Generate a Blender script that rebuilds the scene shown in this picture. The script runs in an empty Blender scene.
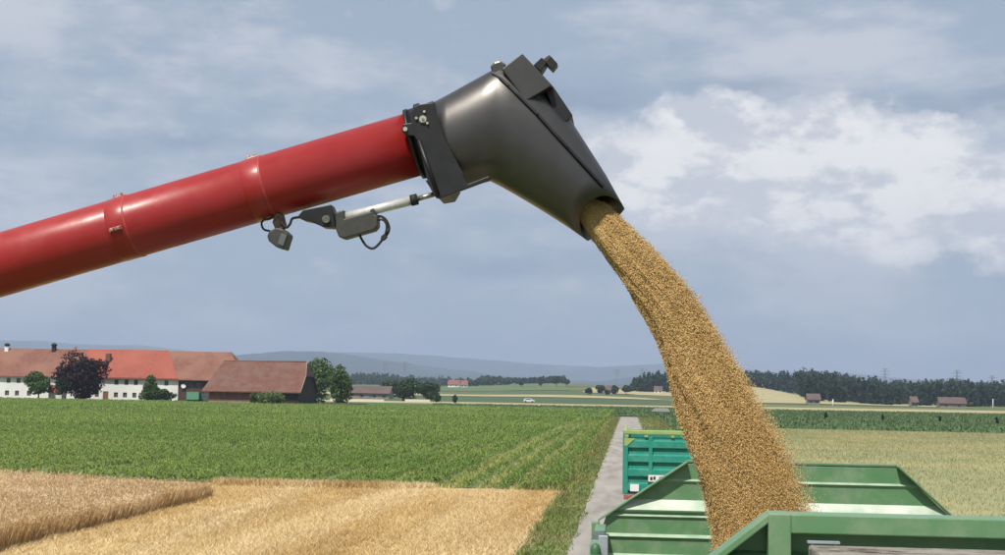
import bpy, math, random
import numpy as np
from mathutils import Matrix, Vector
random.seed(7); rng = np.random.default_rng(11)
R = math.radians
sc = bpy.context.scene
C = sc.collection
H = 3.8                                    # eye height on the harvester platform
HAZE_D = 1.4e-4                           # haze density per metre
# ---------------------------------------------------------------- camera
F = 1400.0                                 # focal length in photo pixels (1005 wide)
cam_d = bpy.data.cameras.new('camera'); cam = bpy.data.objects.new('camera', cam_d); C.objects.link(cam)
cam_d.sensor_fit = 'HORIZONTAL'; cam_d.sensor_width = 36; cam_d.lens = 36 * F / 1005
cam_d.clip_start = 0.1; cam_d.clip_end = 60000
CM = Matrix.Rotation(R(5.227), 4, 'Z') @ Matrix.Rotation(R(94.667), 4, 'X') @ Matrix.Rotation(R(1.0), 4, 'Z')
cam.matrix_world = Matrix.Translation((0, 0, H)) @ CM
sc.camera = cam
def at(px, py, Y):                          # the point on the plane Y that the photo shows at (px, py)
    d = CM.to_3x3() @ Vector(((px - 502.5) / F, -(py - 277.5) / F, -1))
    return Vector((0, 0, H)) + d * (Y / d.y)
def gnd(px, py, z=0.0):                     # the point at height z that the photo shows at (px, py)
    d = CM.to_3x3() @ Vector(((px - 502.5) / F, -(py - 277.5) / F, -1))
    return Vector((0, 0, H)) + d * ((z - H) / d.z)
# ---------------------------------------------------------------- world, sun, exposure
SUN_EL, SUN_AZ = R(57), math.atan2(-0.38, -0.925)      # azimuth: compass angle from +Y towards +X
to_sun = Vector((math.sin(SUN_AZ) * math.cos(SUN_EL), math.cos(SUN_AZ) * math.cos(SUN_EL), math.sin(SUN_EL)))
sun_d = bpy.data.lights.new('sun', 'SUN'); sun = bpy.data.objects.new('sun', sun_d); C.objects.link(sun)
sun_d.energy = 4.2; sun_d.angle = R(0.6); sun_d.color = (1.0, 0.94, 0.85)
sun.rotation_euler = to_sun.to_track_quat('Z', 'Y').to_euler()
sun.location = (-20, -20, 60)
w = bpy.data.worlds.new('World'); sc.world = w; w.use_nodes = True
sc.view_settings.view_transform = 'Standard'; sc.view_settings.look = 'None'
sc.view_settings.gamma = 1; sc.view_settings.exposure = 0.25; sc.view_settings.use_curve_mapping = False
sc.cycles.use_denoising = True
sc.cycles.max_bounces = 6; sc.cycles.transparent_max_bounces = 6; sc.cycles.volume_bounces = 0
sc.cycles.sample_clamp_indirect = 6
def sky():
    nt = w.node_tree; N = nt.nodes; L = nt.links; N.clear()
    def node(t, **k):
        n = N.new(t)
        for a, b in k.items(): setattr(n, a, b)
        return n
    def m(op, a, b=None, c=None):
        n = node('ShaderNodeMath', operation=op)
        for i, v in enumerate((a, b, c)):
            if v is None: continue
            if isinstance(v, (int, float)): n.inputs[i].default_value = v
            else: L.new(v, n.inputs[i])
        return n.outputs[0]
    def dot(v, d):
        n = node('ShaderNodeVectorMath', operation='DOT_PRODUCT'); L.new(v, n.inputs[0]); n.inputs[1].default_value = d
        return n.outputs['Value']
    def smooth(v, a, b):
        n = node('ShaderNodeMapRange', interpolation_type='SMOOTHSTEP'); L.new(v, n.inputs[0])
        n.inputs[1].default_value = a; n.inputs[2].default_value = b
        return n.outputs[0]
    def noise(vec, scale, detail=6, rough=.55, off=(0, 0, 0), sz=1.0):
        mp = node('ShaderNodeMapping'); L.new(vec, mp.inputs[0]); mp.inputs['Location'].default_value = off
        mp.inputs['Scale'].default_value = (1, 1, sz)
        n = node('ShaderNodeTexNoise'); L.new(mp.outputs[0], n.inputs['Vector'])
        n.inputs['Scale'].default_value = scale; n.inputs['Detail'].default_value = detail; n.inputs['Roughness'].default_value = rough
        return n.outputs['Fac']
    def mix(f, a, b):
        n = node('ShaderNodeMix', data_type='RGBA')
        if isinstance(f, (int, float)): n.inputs[0].default_value = f
        else: L.new(f, n.inputs[0])
        for i, v in ((6, a), (7, b)):
            if isinstance(v, tuple): n.inputs[i].default_value = (*v, 1)
            else: L.new(v, n.inputs[i])
        return n.outputs[2]
    tc = node('ShaderNodeTexCoord'); D = tc.outputs['Generated']
    st = node('ShaderNodeTexSky', sky_type='NISHITA', sun_disc=False)
    st.sun_elevation = SUN_EL; st.sun_rotation = SUN_AZ; st.altitude = 400; st.air_density = 1.2; st.dust_density = 1.5
    k = 10.0                                # the Background strength is 0.1
    veil = (0.325 * k, 0.388 * k, 0.48 * k)
    col = mix(0.84, st.outputs[0], veil)
    # broad veils of grey cloud, stretched sideways
    n1 = noise(D, 3.6, 9, .60, (1.7, .4, .3), 2.9)
    n2 = noise(D, 10.0, 8, .62, (4.1, 2.2, .9), 2.6)
    b = m('ADD', m('MULTIPLY', n1, .62), m('MULTIPLY', n2, .38))
    light = smooth(b, .44, .60)
    col = mix(m('MULTIPLY', light, .85), col, (0.55 * k, 0.575 * k, 0.625 * k))
    dark = smooth(noise(D, 4.4, 5, .5, (7.3, 1.1, 5.2), 4.0), .52, .72)
    col = mix(m('MULTIPLY', dark, .75), col, (0.225 * k, 0.29 * k, 0.40 * k))
    wisp = smooth(noise(D, 15, 8, .62, (3.3, 6.1, 1.2), 2.2), .55, .72)
    col = mix(m('MULTIPLY', wisp, .50), col, (0.555 * k, 0.575 * k, 0.62 * k))
    # the bank of cumulus over the wood: three overlapping heaps in fixed sky directions
    fld = None
    up = Vector((0, 0, 1))
    for px, py, a, bb in ((705, 160, .082, .050), (810, 175, .105, .052), (915, 195, .105, .052), (1030, 205, .10, .050)):
        c = (at(px, py, 100) - Vector((0, 0, H))).normalized()
        r = c.cross(up).normalized(); u = r.cross(c)
        x = m('DIVIDE', dot(D, r), a); y = m('DIVIDE', dot(D, u), bb)
        front = m('GREATER_THAN', dot(D, c), 0)
        f = m('MULTIPLY', m('SUBTRACT', 1.0, m('ADD', m('MULTIPLY', x, x), m('MULTIPLY', y, y))), front)
        f = m('MAXIMUM', f, -3.0)
        fld = f if fld is None else m('MAXIMUM', fld, f)
    puff = noise(D, 13, 9, .60, (2.2, 9.1, 3.3), 1.5)
    puff2 = noise(D, 42, 6, .6, (.2, 3.1, 8.3), 1.3)
    fld = m('ADD', fld, m('MULTIPLY', m('SUBTRACT', puff, .5), 3.4))
    fld = m('ADD', fld, m('MULTIPLY', m('SUBTRACT', puff2, .5), .9))
    soft = smooth(fld, -.12, .38)
    col = mix(m('MULTIPLY', soft, .80), col, (0.585 * k, 0.60 * k, 0.645 * k))
    core = smooth(noise(D, 20, 8, .6, (5.2, 1.1, 2.3), 1.9), .40, .55)
    col = mix(m('MULTIPLY', m('MULTIPLY', core, smooth(fld, -.1, .8)), .9), col, (0.84 * k, 0.83 * k, 0.82 * k))
    bg = node('ShaderNodeBackground'); L.new(col, bg.inputs[0]); bg.inputs[1].default_value = 0.1
    o = node('ShaderNodeOutputWorld'); L.new(bg.outputs[0], o.inputs[0])
sky()
# ---------------------------------------------------------------- materials
MATS = {}
def mat(name, col, col2=None, scale=3.0, rough=.6, metal=0.0, bump=0.0, bscale=40.0, lo=.4, hi=.6, stretch=(1, 1, 1),
        col3=None, scale3=.5, island=0.0, spec=.5, coat=0.0, trans=0.0, dust=None, dust_amt=0.0, sub=None, coord='pos'):
    if name in MATS: return MATS[name]
    M = bpy.data.materials.new(name); M.use_nodes = True; nt = M.node_tree; N = nt.nodes; L = nt.links
    P = N['Principled BSDF']
    P.inputs['Roughness'].default_value = rough; P.inputs['Metallic'].default_value = metal
    P.inputs['Specular IOR Level'].default_value = spec; P.inputs['Coat Weight'].default_value = coat
    P.inputs['Coat Roughness'].default_value = .25
    if coord == 'pos':
        g = N.new('ShaderNodeNewGeometry'); vec = g.outputs['Position']
    else:
        g = N.new('ShaderNodeTexCoord'); vec = g.outputs['Object']
    mp = N.new('ShaderNodeMapping'); L.new(vec, mp.inputs[0]); mp.inputs['Scale'].default_value = stretch
    def nz(s, d=5, r=.6):
        n = N.new('ShaderNodeTexNoise'); L.new(mp.outputs[0], n.inputs['Vector'])
        n.inputs['Scale'].default_value = s; n.inputs['Detail'].default_value = d; n.inputs['Roughness'].default_value = r
        return n.outputs['Fac']
    def rng_(v, a, b, c=0, d=1):
        n = N.new('ShaderNodeMapRange'); L.new(v, n.inputs[0]); n.clamp = True
        for i, q in enumerate((a, b, c, d)): n.inputs[i + 1].default_value = q
        return n.outputs[0]
    def mix(f, a, b, mode='MIX'):
        n = N.new('ShaderNodeMix'); n.data_type = 'RGBA'; n.blend_type = mode
        if isinstance(f, (int, float)): n.inputs[0].default_value = f
        else: L.new(f, n.inputs[0])
        for i, v in ((6, a), (7, b)):
            if isinstance(v, tuple): n.inputs[i].default_value = (*v, 1)
            else: L.new(v, n.inputs[i])
        return n.outputs[2]
    c = tuple(col)
    if col2 is not None: c = mix(rng_(nz(scale), lo, hi), c, tuple(col2))
    if col3 is not None: c = mix(rng_(nz(scale3, 4, .5), .42, .62), c, tuple(col3))
    if island:
        gi = N.new('ShaderNodeNewGeometry')
        v = rng_(gi.outputs['Random Per Island'], 0, 1, 1 - island, 1 + island)
        cc = N.new('ShaderNodeCombineColor')
        for i in range(3): L.new(v, cc.inputs[i])
        c = mix(1.0, c, cc.outputs[0], 'MULTIPLY')
    if dust is not None:
        f = rng_(nz(7, 8, .7), .45, .72, 0, dust_amt)
        c = mix(f, c, tuple(dust))
        rr = rng_(nz(7, 8, .7), .45, .72, rough, min(1, rough + .3)); L.new(rr, P.inputs['Roughness'])
    if isinstance(c, tuple): P.inputs['Base Color'].default_value = (*c, 1)
    else: L.new(c, P.inputs['Base Color'])
    if bump:
        b = N.new('ShaderNodeBump'); b.inputs['Strength'].default_value = bump; b.inputs['Distance'].default_value = .05
        L.new(nz(bscale, 4, .6), b.inputs['Height']); L.new(b.outputs[0], P.inputs['Normal'])
    if trans:
        t = N.new('ShaderNodeBsdfTranslucent'); ms = N.new('ShaderNodeMixShader'); ms.inputs[0].default_value = trans
        if isinstance(c, tuple): t.inputs[0].default_value = (*c, 1)
        else: L.new(c, t.inputs[0])
        L.new(P.outputs[0], ms.inputs[1]); L.new(t.outputs[0], ms.inputs[2])
        L.new(ms.outputs[0], N['Material Output'].inputs[0])
    MATS[name] = M
    return M
RED = mat('red paint', (.33, .019, .017), (.305, .017, .015), 5, .34, coat=.22, spec=.35, dust=(.34, .06, .05), dust_amt=.10)
REDB = mat('faded red band', (.42, .05, .042), (.36, .035, .03), 20, .45)
BLACKM = mat('black coated steel', (.10, .095, .09), (.11, .105, .10), 8, .38, metal=.82, spec=.6, bump=.015, bscale=160)
BLACKD = mat('black bracket steel', (.006, .006, .007), (.011, .011, .011), 10, .48)
RUBBER = mat('black rubber', (.018, .018, .018), rough=.7)
PLASTIC = mat('grey plastic', (.042, .041, .037), (.055, .053, .048), 20, .55)
ALU = mat('brushed aluminium', (.78, .78, .76), (.66, .65, .63), 30, .38, metal=.35)
STEEL = mat('bare steel', (.45, .43, .40), (.33, .30, .26), 40, .35, metal=.9)
LENS = mat('lamp glass', (.12, .13, .13), rough=.12)
ZINC = mat('zinc bolt', (.62, .58, .45), rough=.35, metal=.7)
GREEN = mat('green trailer paint', (.095, .232, .10), (.118, .258, .122), 2.2, .36, dust=(.38, .40, .30), dust_amt=.34, coat=.15, col3=(.125, .25, .12), scale3=1.7)
GREEND = mat('dark green trailer paint', (.040, .120, .055), (.05, .135, .065), 3, .5, dust=(.16, .18, .12), dust_amt=.25)
SHEENG = mat('green ledge with painted sheen', (.46, .53, .43), (.58, .62, .54), 5, .45, col3=(.30, .42, .29), scale3=3)  # bright sky sheen of the wide ledge, painted into its colour
LITG = mat('green ledge painted lit', (.24, .38, .24), (.36, .47, .34), 6, .45)  # thin ledges paler: light on their upper faces painted in
TEAL = mat('teal trailer paint', (.012, .225, .165), (.02, .255, .185), 2.5, .42, dust=(.14, .30, .24), dust_amt=.4)
TEALD = mat('dark teal frame paint', (.008, .09, .065), rough=.5)
LIME = mat('yellow green steel', (.30, .40, .13), (.26, .36, .12), 5, .5)
GREYP = mat('grey galvanised', (.42, .46, .50), (.36, .40, .45), 12, .45, metal=.3)
PLANK = mat('dusty weathered plank', (.32, .29, .24), (.10, .06, .045), 38, .9, bump=.9, bscale=60, lo=.44, hi=.56, col3=(.40, .37, .31), scale3=9, stretch=(.5, 1, 1))
GRAIN = mat('wheat grain', (.72, .51, .235), (.60, .41, .17), 14, .75, island=.25, spec=.2, lo=.35, hi=.65, coord='obj')
GRAINC = mat('wheat grain mass', (.56, .38, .165), (.42, .27, .10), 120, .85, bump=.6, bscale=170, spec=.1, stretch=(1.5, 1.5, .5))
TYRE = mat('tyre rubber', (.02, .02, .02), rough=.85)
RIM = mat('cream rim', (.55, .45, .2), rough=.5)
WHITE = mat('white plate', (.72, .72, .70), rough=.5)
INK = mat('black print', (.02, .02, .02), rough=.6)
REDL = mat('red lamp', (.30, .07, .06), (.38, .12, .10), 20, .4)
# ---------------------------------------------------------------- mesh helpers
class MB:
    def __init__(s): s.v = []; s.f = []; s.sm = []
    def add(s, vs, fs, smooth=False):
        b = len(s.v); s.v += [tuple(v) for v in vs]
        s.f += [tuple(i + b for i in f) for f in fs]; s.sm += [smooth] * len(fs)
        return s
    def box(s, c, size, M=None):
        x, y, z = (q / 2 for q in size)
        vs = [Vector((a * x, b * y, d * z)) for a in (-1, 1) for b in (-1, 1) for d in (-1, 1)]
        if M is not None: vs = [M @ v for v in vs]
        c = Vector(c)
        return s.add([c + v for v in vs], [(0, 1, 3, 2), (4, 6, 7, 5), (0, 4, 5, 1), (2, 3, 7, 6), (0, 2, 6, 4), (1, 5, 7, 3)])
    def bbox(s, a, b):                       # box from corner to corner
        a = Vector(a); b = Vector(b)
        return s.box((a + b) / 2, [abs(q) for q in (b - a)])
    def tube(s, pts, rads, n=12, caps=True, smooth=True):
        pts = [Vector(p) for p in pts]
        if isinstance(rads, (int, float)): rads = [rads] * len(pts)
        rings = []; ref = None
        for i, p in enumerate(pts):
            lo, hi = max(i - 1, 0), min(i + 1, len(pts) - 1)
            while (pts[hi] - pts[lo]).length < 1e-7 and (lo > 0 or hi < len(pts) - 1): lo, hi = max(lo - 1, 0), min(hi + 1, len(pts) - 1)
            d = (pts[hi] - pts[lo]).normalized()
            if ref is None:
                ref = d.orthogonal().normalized()
            ref = (ref - d * ref.dot(d)).normalized(); q = d.cross(ref)
            rings.append([p + (ref * math.cos(2 * math.pi * k / n) + q * math.sin(2 * math.pi * k / n)) * rads[i] for k in range(n)])
        return s.loft(rings, caps, smooth)
    def loft(s, rings, caps=True, smooth=True):
        n = len(rings[0]); vs = [v for r in rings for v in r]; fs = []
        for i in range(len(rings) - 1):
            for k in range(n):
                a = i * n + k; b = i * n + (k + 1) % n
                fs.append((a, b, b + n, a + n))
        s.add(vs, fs, smooth)
        if caps:
            m_ = len(rings) - 1
            s.add(rings[0], [tuple(range(n))[::-1]]); s.add(rings[m_], [tuple(range(n))])
        return s
    def prism(s, poly, vec):                 # a polygon (list of 3D points) extruded along vec
        n = len(poly); vec = Vector(vec)
        vs = [Vector(p) for p in poly] + [Vector(p) + vec for p in poly]
        fs = [tuple(range(n))[::-1], tuple(range(n, 2 * n))] + [(k, (k + 1) % n, (k + 1) % n + n, k + n) for k in range(n)]
        return s.add(vs, fs)
    def build(s, name, m, parent=None, bevel=0.0):
        me = bpy.data.meshes.new(name)
        o = bpy.data.objects.new(name, me); C.objects.link(o)
        org = Vector((0, 0, 0))
        if parent is not None:
            org = wloc(parent); o.parent = parent
        me.from_pydata([tuple(Vector(v) - org) for v in s.v], [], s.f)
        me.polygons.foreach_set('use_smooth', s.sm); me.materials.append(m)
        import bmesh
        bm = bmesh.new(); bm.from_mesh(me); bmesh.ops.remove_doubles(bm, verts=bm.verts, dist=1e-5)
        bmesh.ops.recalc_face_normals(bm, faces=bm.faces); bm.to_mesh(me); bm.free()
        if bevel:
            b = o.modifiers.new('bevel', 'BEVEL'); b.width = bevel; b.segments = 2; b.limit_method = 'ANGLE'; b.angle_limit = R(40)
        return o
def wloc(o):
    l = Vector((0, 0, 0))
    while o is not None: l += o.location; o = o.parent
    return l
def tag(o, label=None, cat=None, group=None, kind=None):
    for k, v in (('label', label), ('category', cat), ('group', group), ('kind', kind)):
        if v is not None: o[k] = v
    return o
def thing(name, loc, label, cat, group=None):
    o = bpy.data.objects.new(name, None); C.objects.link(o); o.location = loc; o.empty_display_size = .3
    return tag(o, label, cat, group)
def fast(name, V, idx, m, nper, parent=None, smooth=False):     # numpy mesh: V (n,3), idx flat, nper verts per face
    me = bpy.data.meshes.new(name); V = np.asarray(V, np.float32); idx = np.asarray(idx, np.int32).ravel()
    nf = len(idx) // nper
    me.vertices.add(len(V)); me.vertices.foreach_set('co', V.ravel())
    me.loops.add(len(idx)); me.loops.foreach_set('vertex_index', idx)
    me.polygons.add(nf); me.polygons.foreach_set('loop_start', np.arange(nf, dtype=np.int32) * nper)
    me.polygons.foreach_set('loop_total', np.full(nf, nper, np.int32))
    if smooth: me.polygons.foreach_set('use_smooth', np.ones(nf, bool))
    me.update(calc_edges=True); me.validate()
    ms = m if isinstance(m, (list, tuple)) else [m]
    for q in ms: me.materials.append(q)
    o = bpy.data.objects.new(name, me); C.objects.link(o)
    if parent is not None: o.parent = parent
    return o
def sstep(a, b, x):
    t = np.clip((x - a) / (b - a), 0, 1); return t * t * (3 - 2 * t)
def vnoise(x, y, s=1.0, seed=0):             # cheap smooth pseudo-noise, -1..1
    x = x * s; y = y * s
    return (np.sin(x * 1.3 + 2.1 * np.sin(y * .7 + seed) + seed) + np.sin(y * 1.7 + 1.7 * np.sin(x * .9 + seed * 2) + seed * 3)
            + .6 * np.sin(2.9 * x + 3.1 * y + seed) + .5 * np.sin(5.3 * x - 4.1 * y + 2 * seed)) / 3.1
# ---------------------------------------------------------------- terrain
def hgt(X, Y):
    X = np.asarray(X, float); Y = np.asarray(Y, float)
    u = X / np.maximum(Y, 60)
    r = sstep(470, 1650, Y)
    mid = np.exp(-((u + .045) / .10) ** 2) * 14.5
    left = 8 * sstep(-.09, -.2, u)
    right = sstep(.04, .1, u) * (10 * sstep(950, 1500, Y) - 5 * sstep(.14, .28, u) * sstep(950, 1500, Y)) / np.maximum(r, .3)
    z = r * (mid + left + right) + .5 * vnoise(X, Y, .01, 2) * sstep(350, 900, Y)
    z = z + 8 * np.exp(-((X - 88) / 42) ** 2 - ((Y - 1120) / 260) ** 2)
    return z * (1 - .9 * sstep(2300, 4200, Y)) * (Y > 0)
def hz(x, y): return float(hgt(x, y))
def spaced(n, a, b, p): 
    t = np.linspace(-1, 1, n); return np.sign(t) * np.abs(t) ** p * b + a
GROUND = mat('meadow ground', (.085, .115, .032), (.15, .16, .055), .01, .95, col3=(.055, .09, .026), scale3=.004, lo=.42, hi=.58)
gx = spaced(151, 0, 15000, 2.6); gy = np.concatenate([-np.geomspace(15000, 20, 25), np.linspace(0, 1900, 96), np.geomspace(1960, 15000, 40)])
GX, GY = np.meshgrid(gx, gy); V = np.stack([GX, GY, hgt(GX, GY) - .02], -1).reshape(-1, 3)
nx = len(gx); ii = (np.arange(len(gy) - 1)[:, None] * nx + np.arange(nx - 1)[None]).ravel()
g = fast('ground', V, np.stack([ii, ii + 1, ii + nx + 1, ii + nx], -1), GROUND, 4, smooth=True)
tag(g, 'wide green farmland stretching to the horizon', 'ground', kind='structure')
def sheet(name, quad, m, dz, label, cat, nu=40, nv=40, jit=0.0):      # quad: four (x, y) corners, draped on the terrain
    q = [np.array(p, float) for p in quad]
    s = np.linspace(0, 1, nu)[None, :, None]; t = np.linspace(0, 1, nv)[:, None, None]
    P = (q[0] * (1 - s) + q[1] * s) * (1 - t) + (q[3] * (1 - s) + q[2] * s) * t
    if jit: P = P + jit * np.stack([vnoise(P[..., 1], P[..., 0], .8, 4), vnoise(P[..., 0], P[..., 1], .8, 9)], -1)
    V = np.concatenate([P, (hgt(P[..., 0], P[..., 1]) + dz)[..., None]], -1).reshape(-1, 3)
    i = (np.arange(nv - 1)[:, None] * nu + np.arange(nu - 1)[None]).ravel()
    o = fast(name, V, np.stack([i, i + 1, i + nu + 1, i + nu], -1), m, 4, smooth=True)
    return tag(o, label, cat, kind='structure')
SOIL = mat('field soil', (.12, .165, .05), (.16, .18, .065), 1.2, .95)
STUB = mat('stubble soil', (.56, .42, .19), (.40, .275, .115), .9, .95, bump=.6, bscale=14, stretch=(1, .10, 1), col3=(.56, .43, .20), scale3=.35)
VERGE = mat('verge soil', (.14, .18, .05), (.20, .20, .075), 1.5, .95, col3=(.07, .10, .025), scale3=.3)
ROADM = mat('grey farm track', (.30, .275, .245), (.235, .212, .188), 1.6, .92, bump=.4, bscale=22, col3=(.345, .32, .285), scale3=.9, stretch=(1, .18, 1))
PALE = mat('ripe barley canopy', (.30, .295, .145), (.25, .265, .12), .8, .95, bump=.8, bscale=9, col3=(.345, .32, .155), scale3=.12)
GCROP = mat('green crop canopy', (.055, .115, .03), (.07, .14, .038), .5, .95, bump=.8, bscale=6, col3=(.05, .10, .026), scale3=.05)
STRAWF = mat('pale straw field', (.40, .345, .18), (.33, .30, .14), .08, .95)
FG1 = mat('far meadow', (.075, .13, .04), (.10, .15, .05), .02, .95)
FG2 = mat('far light meadow', (.14, .19, .07), (.18, .21, .09), .03, .95)
FG3 = mat('far dark crop', (.045, .085, .028), (.06, .10, .035), .03, .95)
sheet('farm_road', [(-1.42, -12), (1.5, -12), (1.5, 236), (-1.42, 236)], ROADM, .02, 'straight grey farm track running to the horizon', 'road', 8, 200, .05)
sheet('grass_verge', [(-4.6, 2), (-1.42, 2), (-1.42, 236), (-4.6, 236)], VERGE, .004, 'grassy verge along the left of the track', 'verge', 10, 120)
sheet('grass_verge', [(1.5, 2), (5.5, 2), (5.5, 240), (1.5, 240)], VERGE, .004, 'grassy verge along the right of the track', 'verge', 10, 120)
sheet('stubble_field', [(-60, 14), (-2.6, 14), (-2.75, 55), (-60, 53)], STUB, .012, 'golden cut stubble field at lower left', 'field', 120, 80)
sheet('maize_soil', [(-260, 54), (-3.2, 55.5), (-4.2, 300), (-260, 312)], SOIL, .008, 'dark soil under the green maize', 'field', 60, 60)
sheet('barley_field', [(5.5, 20), (70, 20), (75, 141), (5.5, 150)], PALE, .50, 'pale ripe barley field right of the trailers', 'field', 120, 120)
sheet('green_crop_field', [(5.0, 152), (110, 142), (230, 395), (3, 402)], GCROP, .12, 'green crop field beyond the pale barley', 'field', 60, 60)
sheet('green_crop_field', [(-45, 238), (4, 238), (3, 402), (-90, 402)], GCROP, .14, 'green crop field where the track ends', 'field', 40, 40)
sheet('straw_field', [(-110, 403), (330, 398), (460, 560), (-130, 470)], STRAWF, .10, 'thin pale straw strip across the plain', 'field', 60, 30)
sheet('far_field', [(-200, 480), (30, 480), (35, 700), (-240, 700)], FG3, .15, 'dark green far field left of centre', 'field', 60, 30)
sheet('far_field', [(-220, 700), (20, 720), (10, 780), (-220, 800)], STRAWF, .2, 'pale green slanting strip in the far fields', 'field', 60, 30)
sheet('far_field', [(-260, 960), (-40, 960), (-60, 1300), (-320, 1350)], FG1, .2, 'green rising meadow below the dark copse', 'field', 60, 30)
sheet('far_field', [(-30, 900), (110, 900), (150, 1080), (-30, 1150)], STRAWF, .2, 'straw coloured slope beneath the dark wood', 'field', 60, 30)
sheet('far_field', [(60, 700), (170, 700), (190, 1080), (70, 1080)], STRAWF, .2, 'pale slope left of the wooded hill', 'field', 40, 30)
# distant hills
HILLF = mat('wooded hills', (.016, .030, .022), (.10, .125, .065), .0022, .95, lo=.53, hi=.58, col3=(.022, .038, .026), scale3=.0009)
def ridge(name, Yc, prof, depth, label, amp=6, base=-60):
    xs = np.arange(prof[0][0], prof[-1][0] + 1, 4.0)
    ys = np.interp(xs, [p[0] for p in prof], [p[1] for p in prof])
    top = np.array([at(a, b, Yc) for a, b in zip(xs, ys)]); ts = np.linspace(-1, 1.2, 25); rows = []
    for t in ts:
        f = math.exp(-(t * 1.75) ** 2)
        X = top[:, 0]; Y = np.full_like(X, Yc + t * depth)
        Z = base + (top[:, 2] - base) * f + amp * vnoise(X, Y, .004, 3) * f + amp * .5 * vnoise(X, Y, .013, 6) * f
        rows.append(np.stack([X, Y, Z], -1))
    V = np.concatenate(rows); n = len(xs); i = (np.arange(len(ts) - 1)[:, None] * n + np.arange(n - 1)[None]).ravel()
    o = fast(name, V, np.stack([i, i + 1, i + n + 1, i + n], -1), HILLF, 4, smooth=True)
    return tag(o, label, 'hill', kind='structure')
ridge('hills', 11500, [(-160, 350), (-60, 343), (0, 340), (40, 341), (75, 344), (110, 345), (145, 345), (180, 350), (240, 355), (330, 352), (400, 353), (440, 356), (500, 361), (560, 365), (600, 367), (640, 365), (690, 362), (745, 369), (775, 373), (820, 371), (860, 374), (905, 379), (1000, 384), (1160, 390)],
      2600, 'pale blue far hill range along the horizon', 5)
ridge('hills', 7200, [(-160, 384), (150, 380), (200, 362), (245, 354), (290, 351), (322, 351), (355, 356), (390, 361), (430, 367), (480, 373), (540, 380), (600, 381), (640, 377), (690, 376), (760, 382), (860, 388), (1100, 396)],
      1500, 'nearer blue wooded hill behind the barn', 6)
# ---------------------------------------------------------------- crops: numpy blades and leaves
def blades(base, h, wd, lean, m, name, label, cat, yaw=None):
    n = len(base); a = rng.uniform(0, np.pi, n) if yaw is None else yaw
    dx = np.stack([np.cos(a), np.sin(a), np.zeros(n)], -1) * (wd / 2)[:, None]
    la = rng.uniform(0, 2 * np.pi, n)
    tip = base + np.stack([np.cos(la) * lean, np.sin(la) * lean, h], -1)
    V = np.stack([base - dx, base + dx, tip], 1).reshape(-1, 3)
    return tag(fast(name, V, np.arange(3 * n), m, 3), label, cat, kind='stuff')
def scatter(n, umin, umax, y0, y1):          # points even on the ground between two sight lines
    Y = np.sqrt(rng.uniform(y0 * y0, y1 * y1, n)); return rng.uniform(umin, umax, n) * Y, Y
MAIZE = mat('maize leaf', (.12, .20, .034), (.17, .255, .05), .4, .5, island=.35, trans=.25, col3=(.20, .27, .06), scale3=.045, spec=.3)
def maize():
    Vs = []; base = 0
    for y0, y1, dens, nl, ls in ((54.5, 80, 15, 6, .25), (80, 120, 9, 5, .32), (120, 190, 4.6, 4, .45), (190, 312, 2.3, 4, .68)):
        n = int(.235 * (y1 * y1 - y0 * y0) * dens)
        X, Y = scatter(n, -.475, 0.0, y0, y1)
        X = np.round((X + 3.4) / .75) * .75 - 3.4 + rng.normal(0, .16, n)
        edge = -2.7 - .002 * (Y - 55) + .2 * vnoise(Y, Y * 0, .3, 3)
        keep = (X < edge) & (Y > 54.3 + .5 * vnoise(X, Y * 0, .35, 1) + .02 * np.abs(X) * 0)
        tram = np.zeros(n, bool)                           # thin rows and wheel tracks near the verge
        for tx, tw in ((-7.1, .75), (-5.6, .45), (-4.3, .45), (-9.6, .3), (-12.6, .3), (-16, .3), (-23, .5), (-25, .5), (-44, .5), (-46, .5)): tram |= np.abs(X - tx + .2 * vnoise(Y, Y * 0, .1, 2)) < tw
        keep &= ~(tram & (rng.random(n) < .86))
        thin = vnoise(X, Y, .05, 5)
        keep &= rng.random(n) < .80 + .25 * thin
        X = X[keep]; Y = Y[keep]; n = len(X)
        hh = .40 + .10 * vnoise(X, Y, .06, 8) + rng.normal(0, .05, n)
        for k in range(nl):
            a = rng.uniform(0, 2 * np.pi, n); L_ = ls * rng.uniform(.7, 1.2, n); z0 = hh * rng.uniform(.1, .7, n)
            d = np.stack([np.cos(a), np.sin(a), np.zeros(n)], -1); s_ = np.stack([-np.sin(a), np.cos(a), np.zeros(n)], -1) * (.13 * ls)
            b0 = np.stack([X, Y, z0], -1); mid = b0 + d * (L_ * .5)[:, None]; mid[:, 2] += L_ * rng.uniform(.25, .6, n)
            tip = b0 + d * L_[:, None]; tip[:, 2] += L_ * rng.uniform(-.1, .5, n)
            Vs.append(np.stack([b0, mid - s_, tip, mid + s_], 1).reshape(-1, 3))
    V = np.concatenate(Vs)
    tag(fast('maize_plants', V, np.arange(len(V)), MAIZE, 4), 'dense knee-high green maize filling the left field', 'maize', kind='stuff')
maize()
STRAW = mat('ripe wheat straw', (.62, .46, .225), (.47, .32, .135), .75, .8, island=.22, trans=.2, col3=(.74, .60, .36), scale3=.38, stretch=(1, .07, 1), spec=.2)
WHEAT = mat('standing ripe wheat', (.66, .48, .26), (.58, .40, .20), .7, .8, island=.25, trans=.3, col3=(.72, .55, .33), scale3=.3, spec=.2)
EARS = mat('wheat ears', (.68, .51, .29), (.60, .43, .23), .7, .8, island=.2, trans=.3, col3=(.74, .58, .36), scale3=.3, spec=.2)
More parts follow.
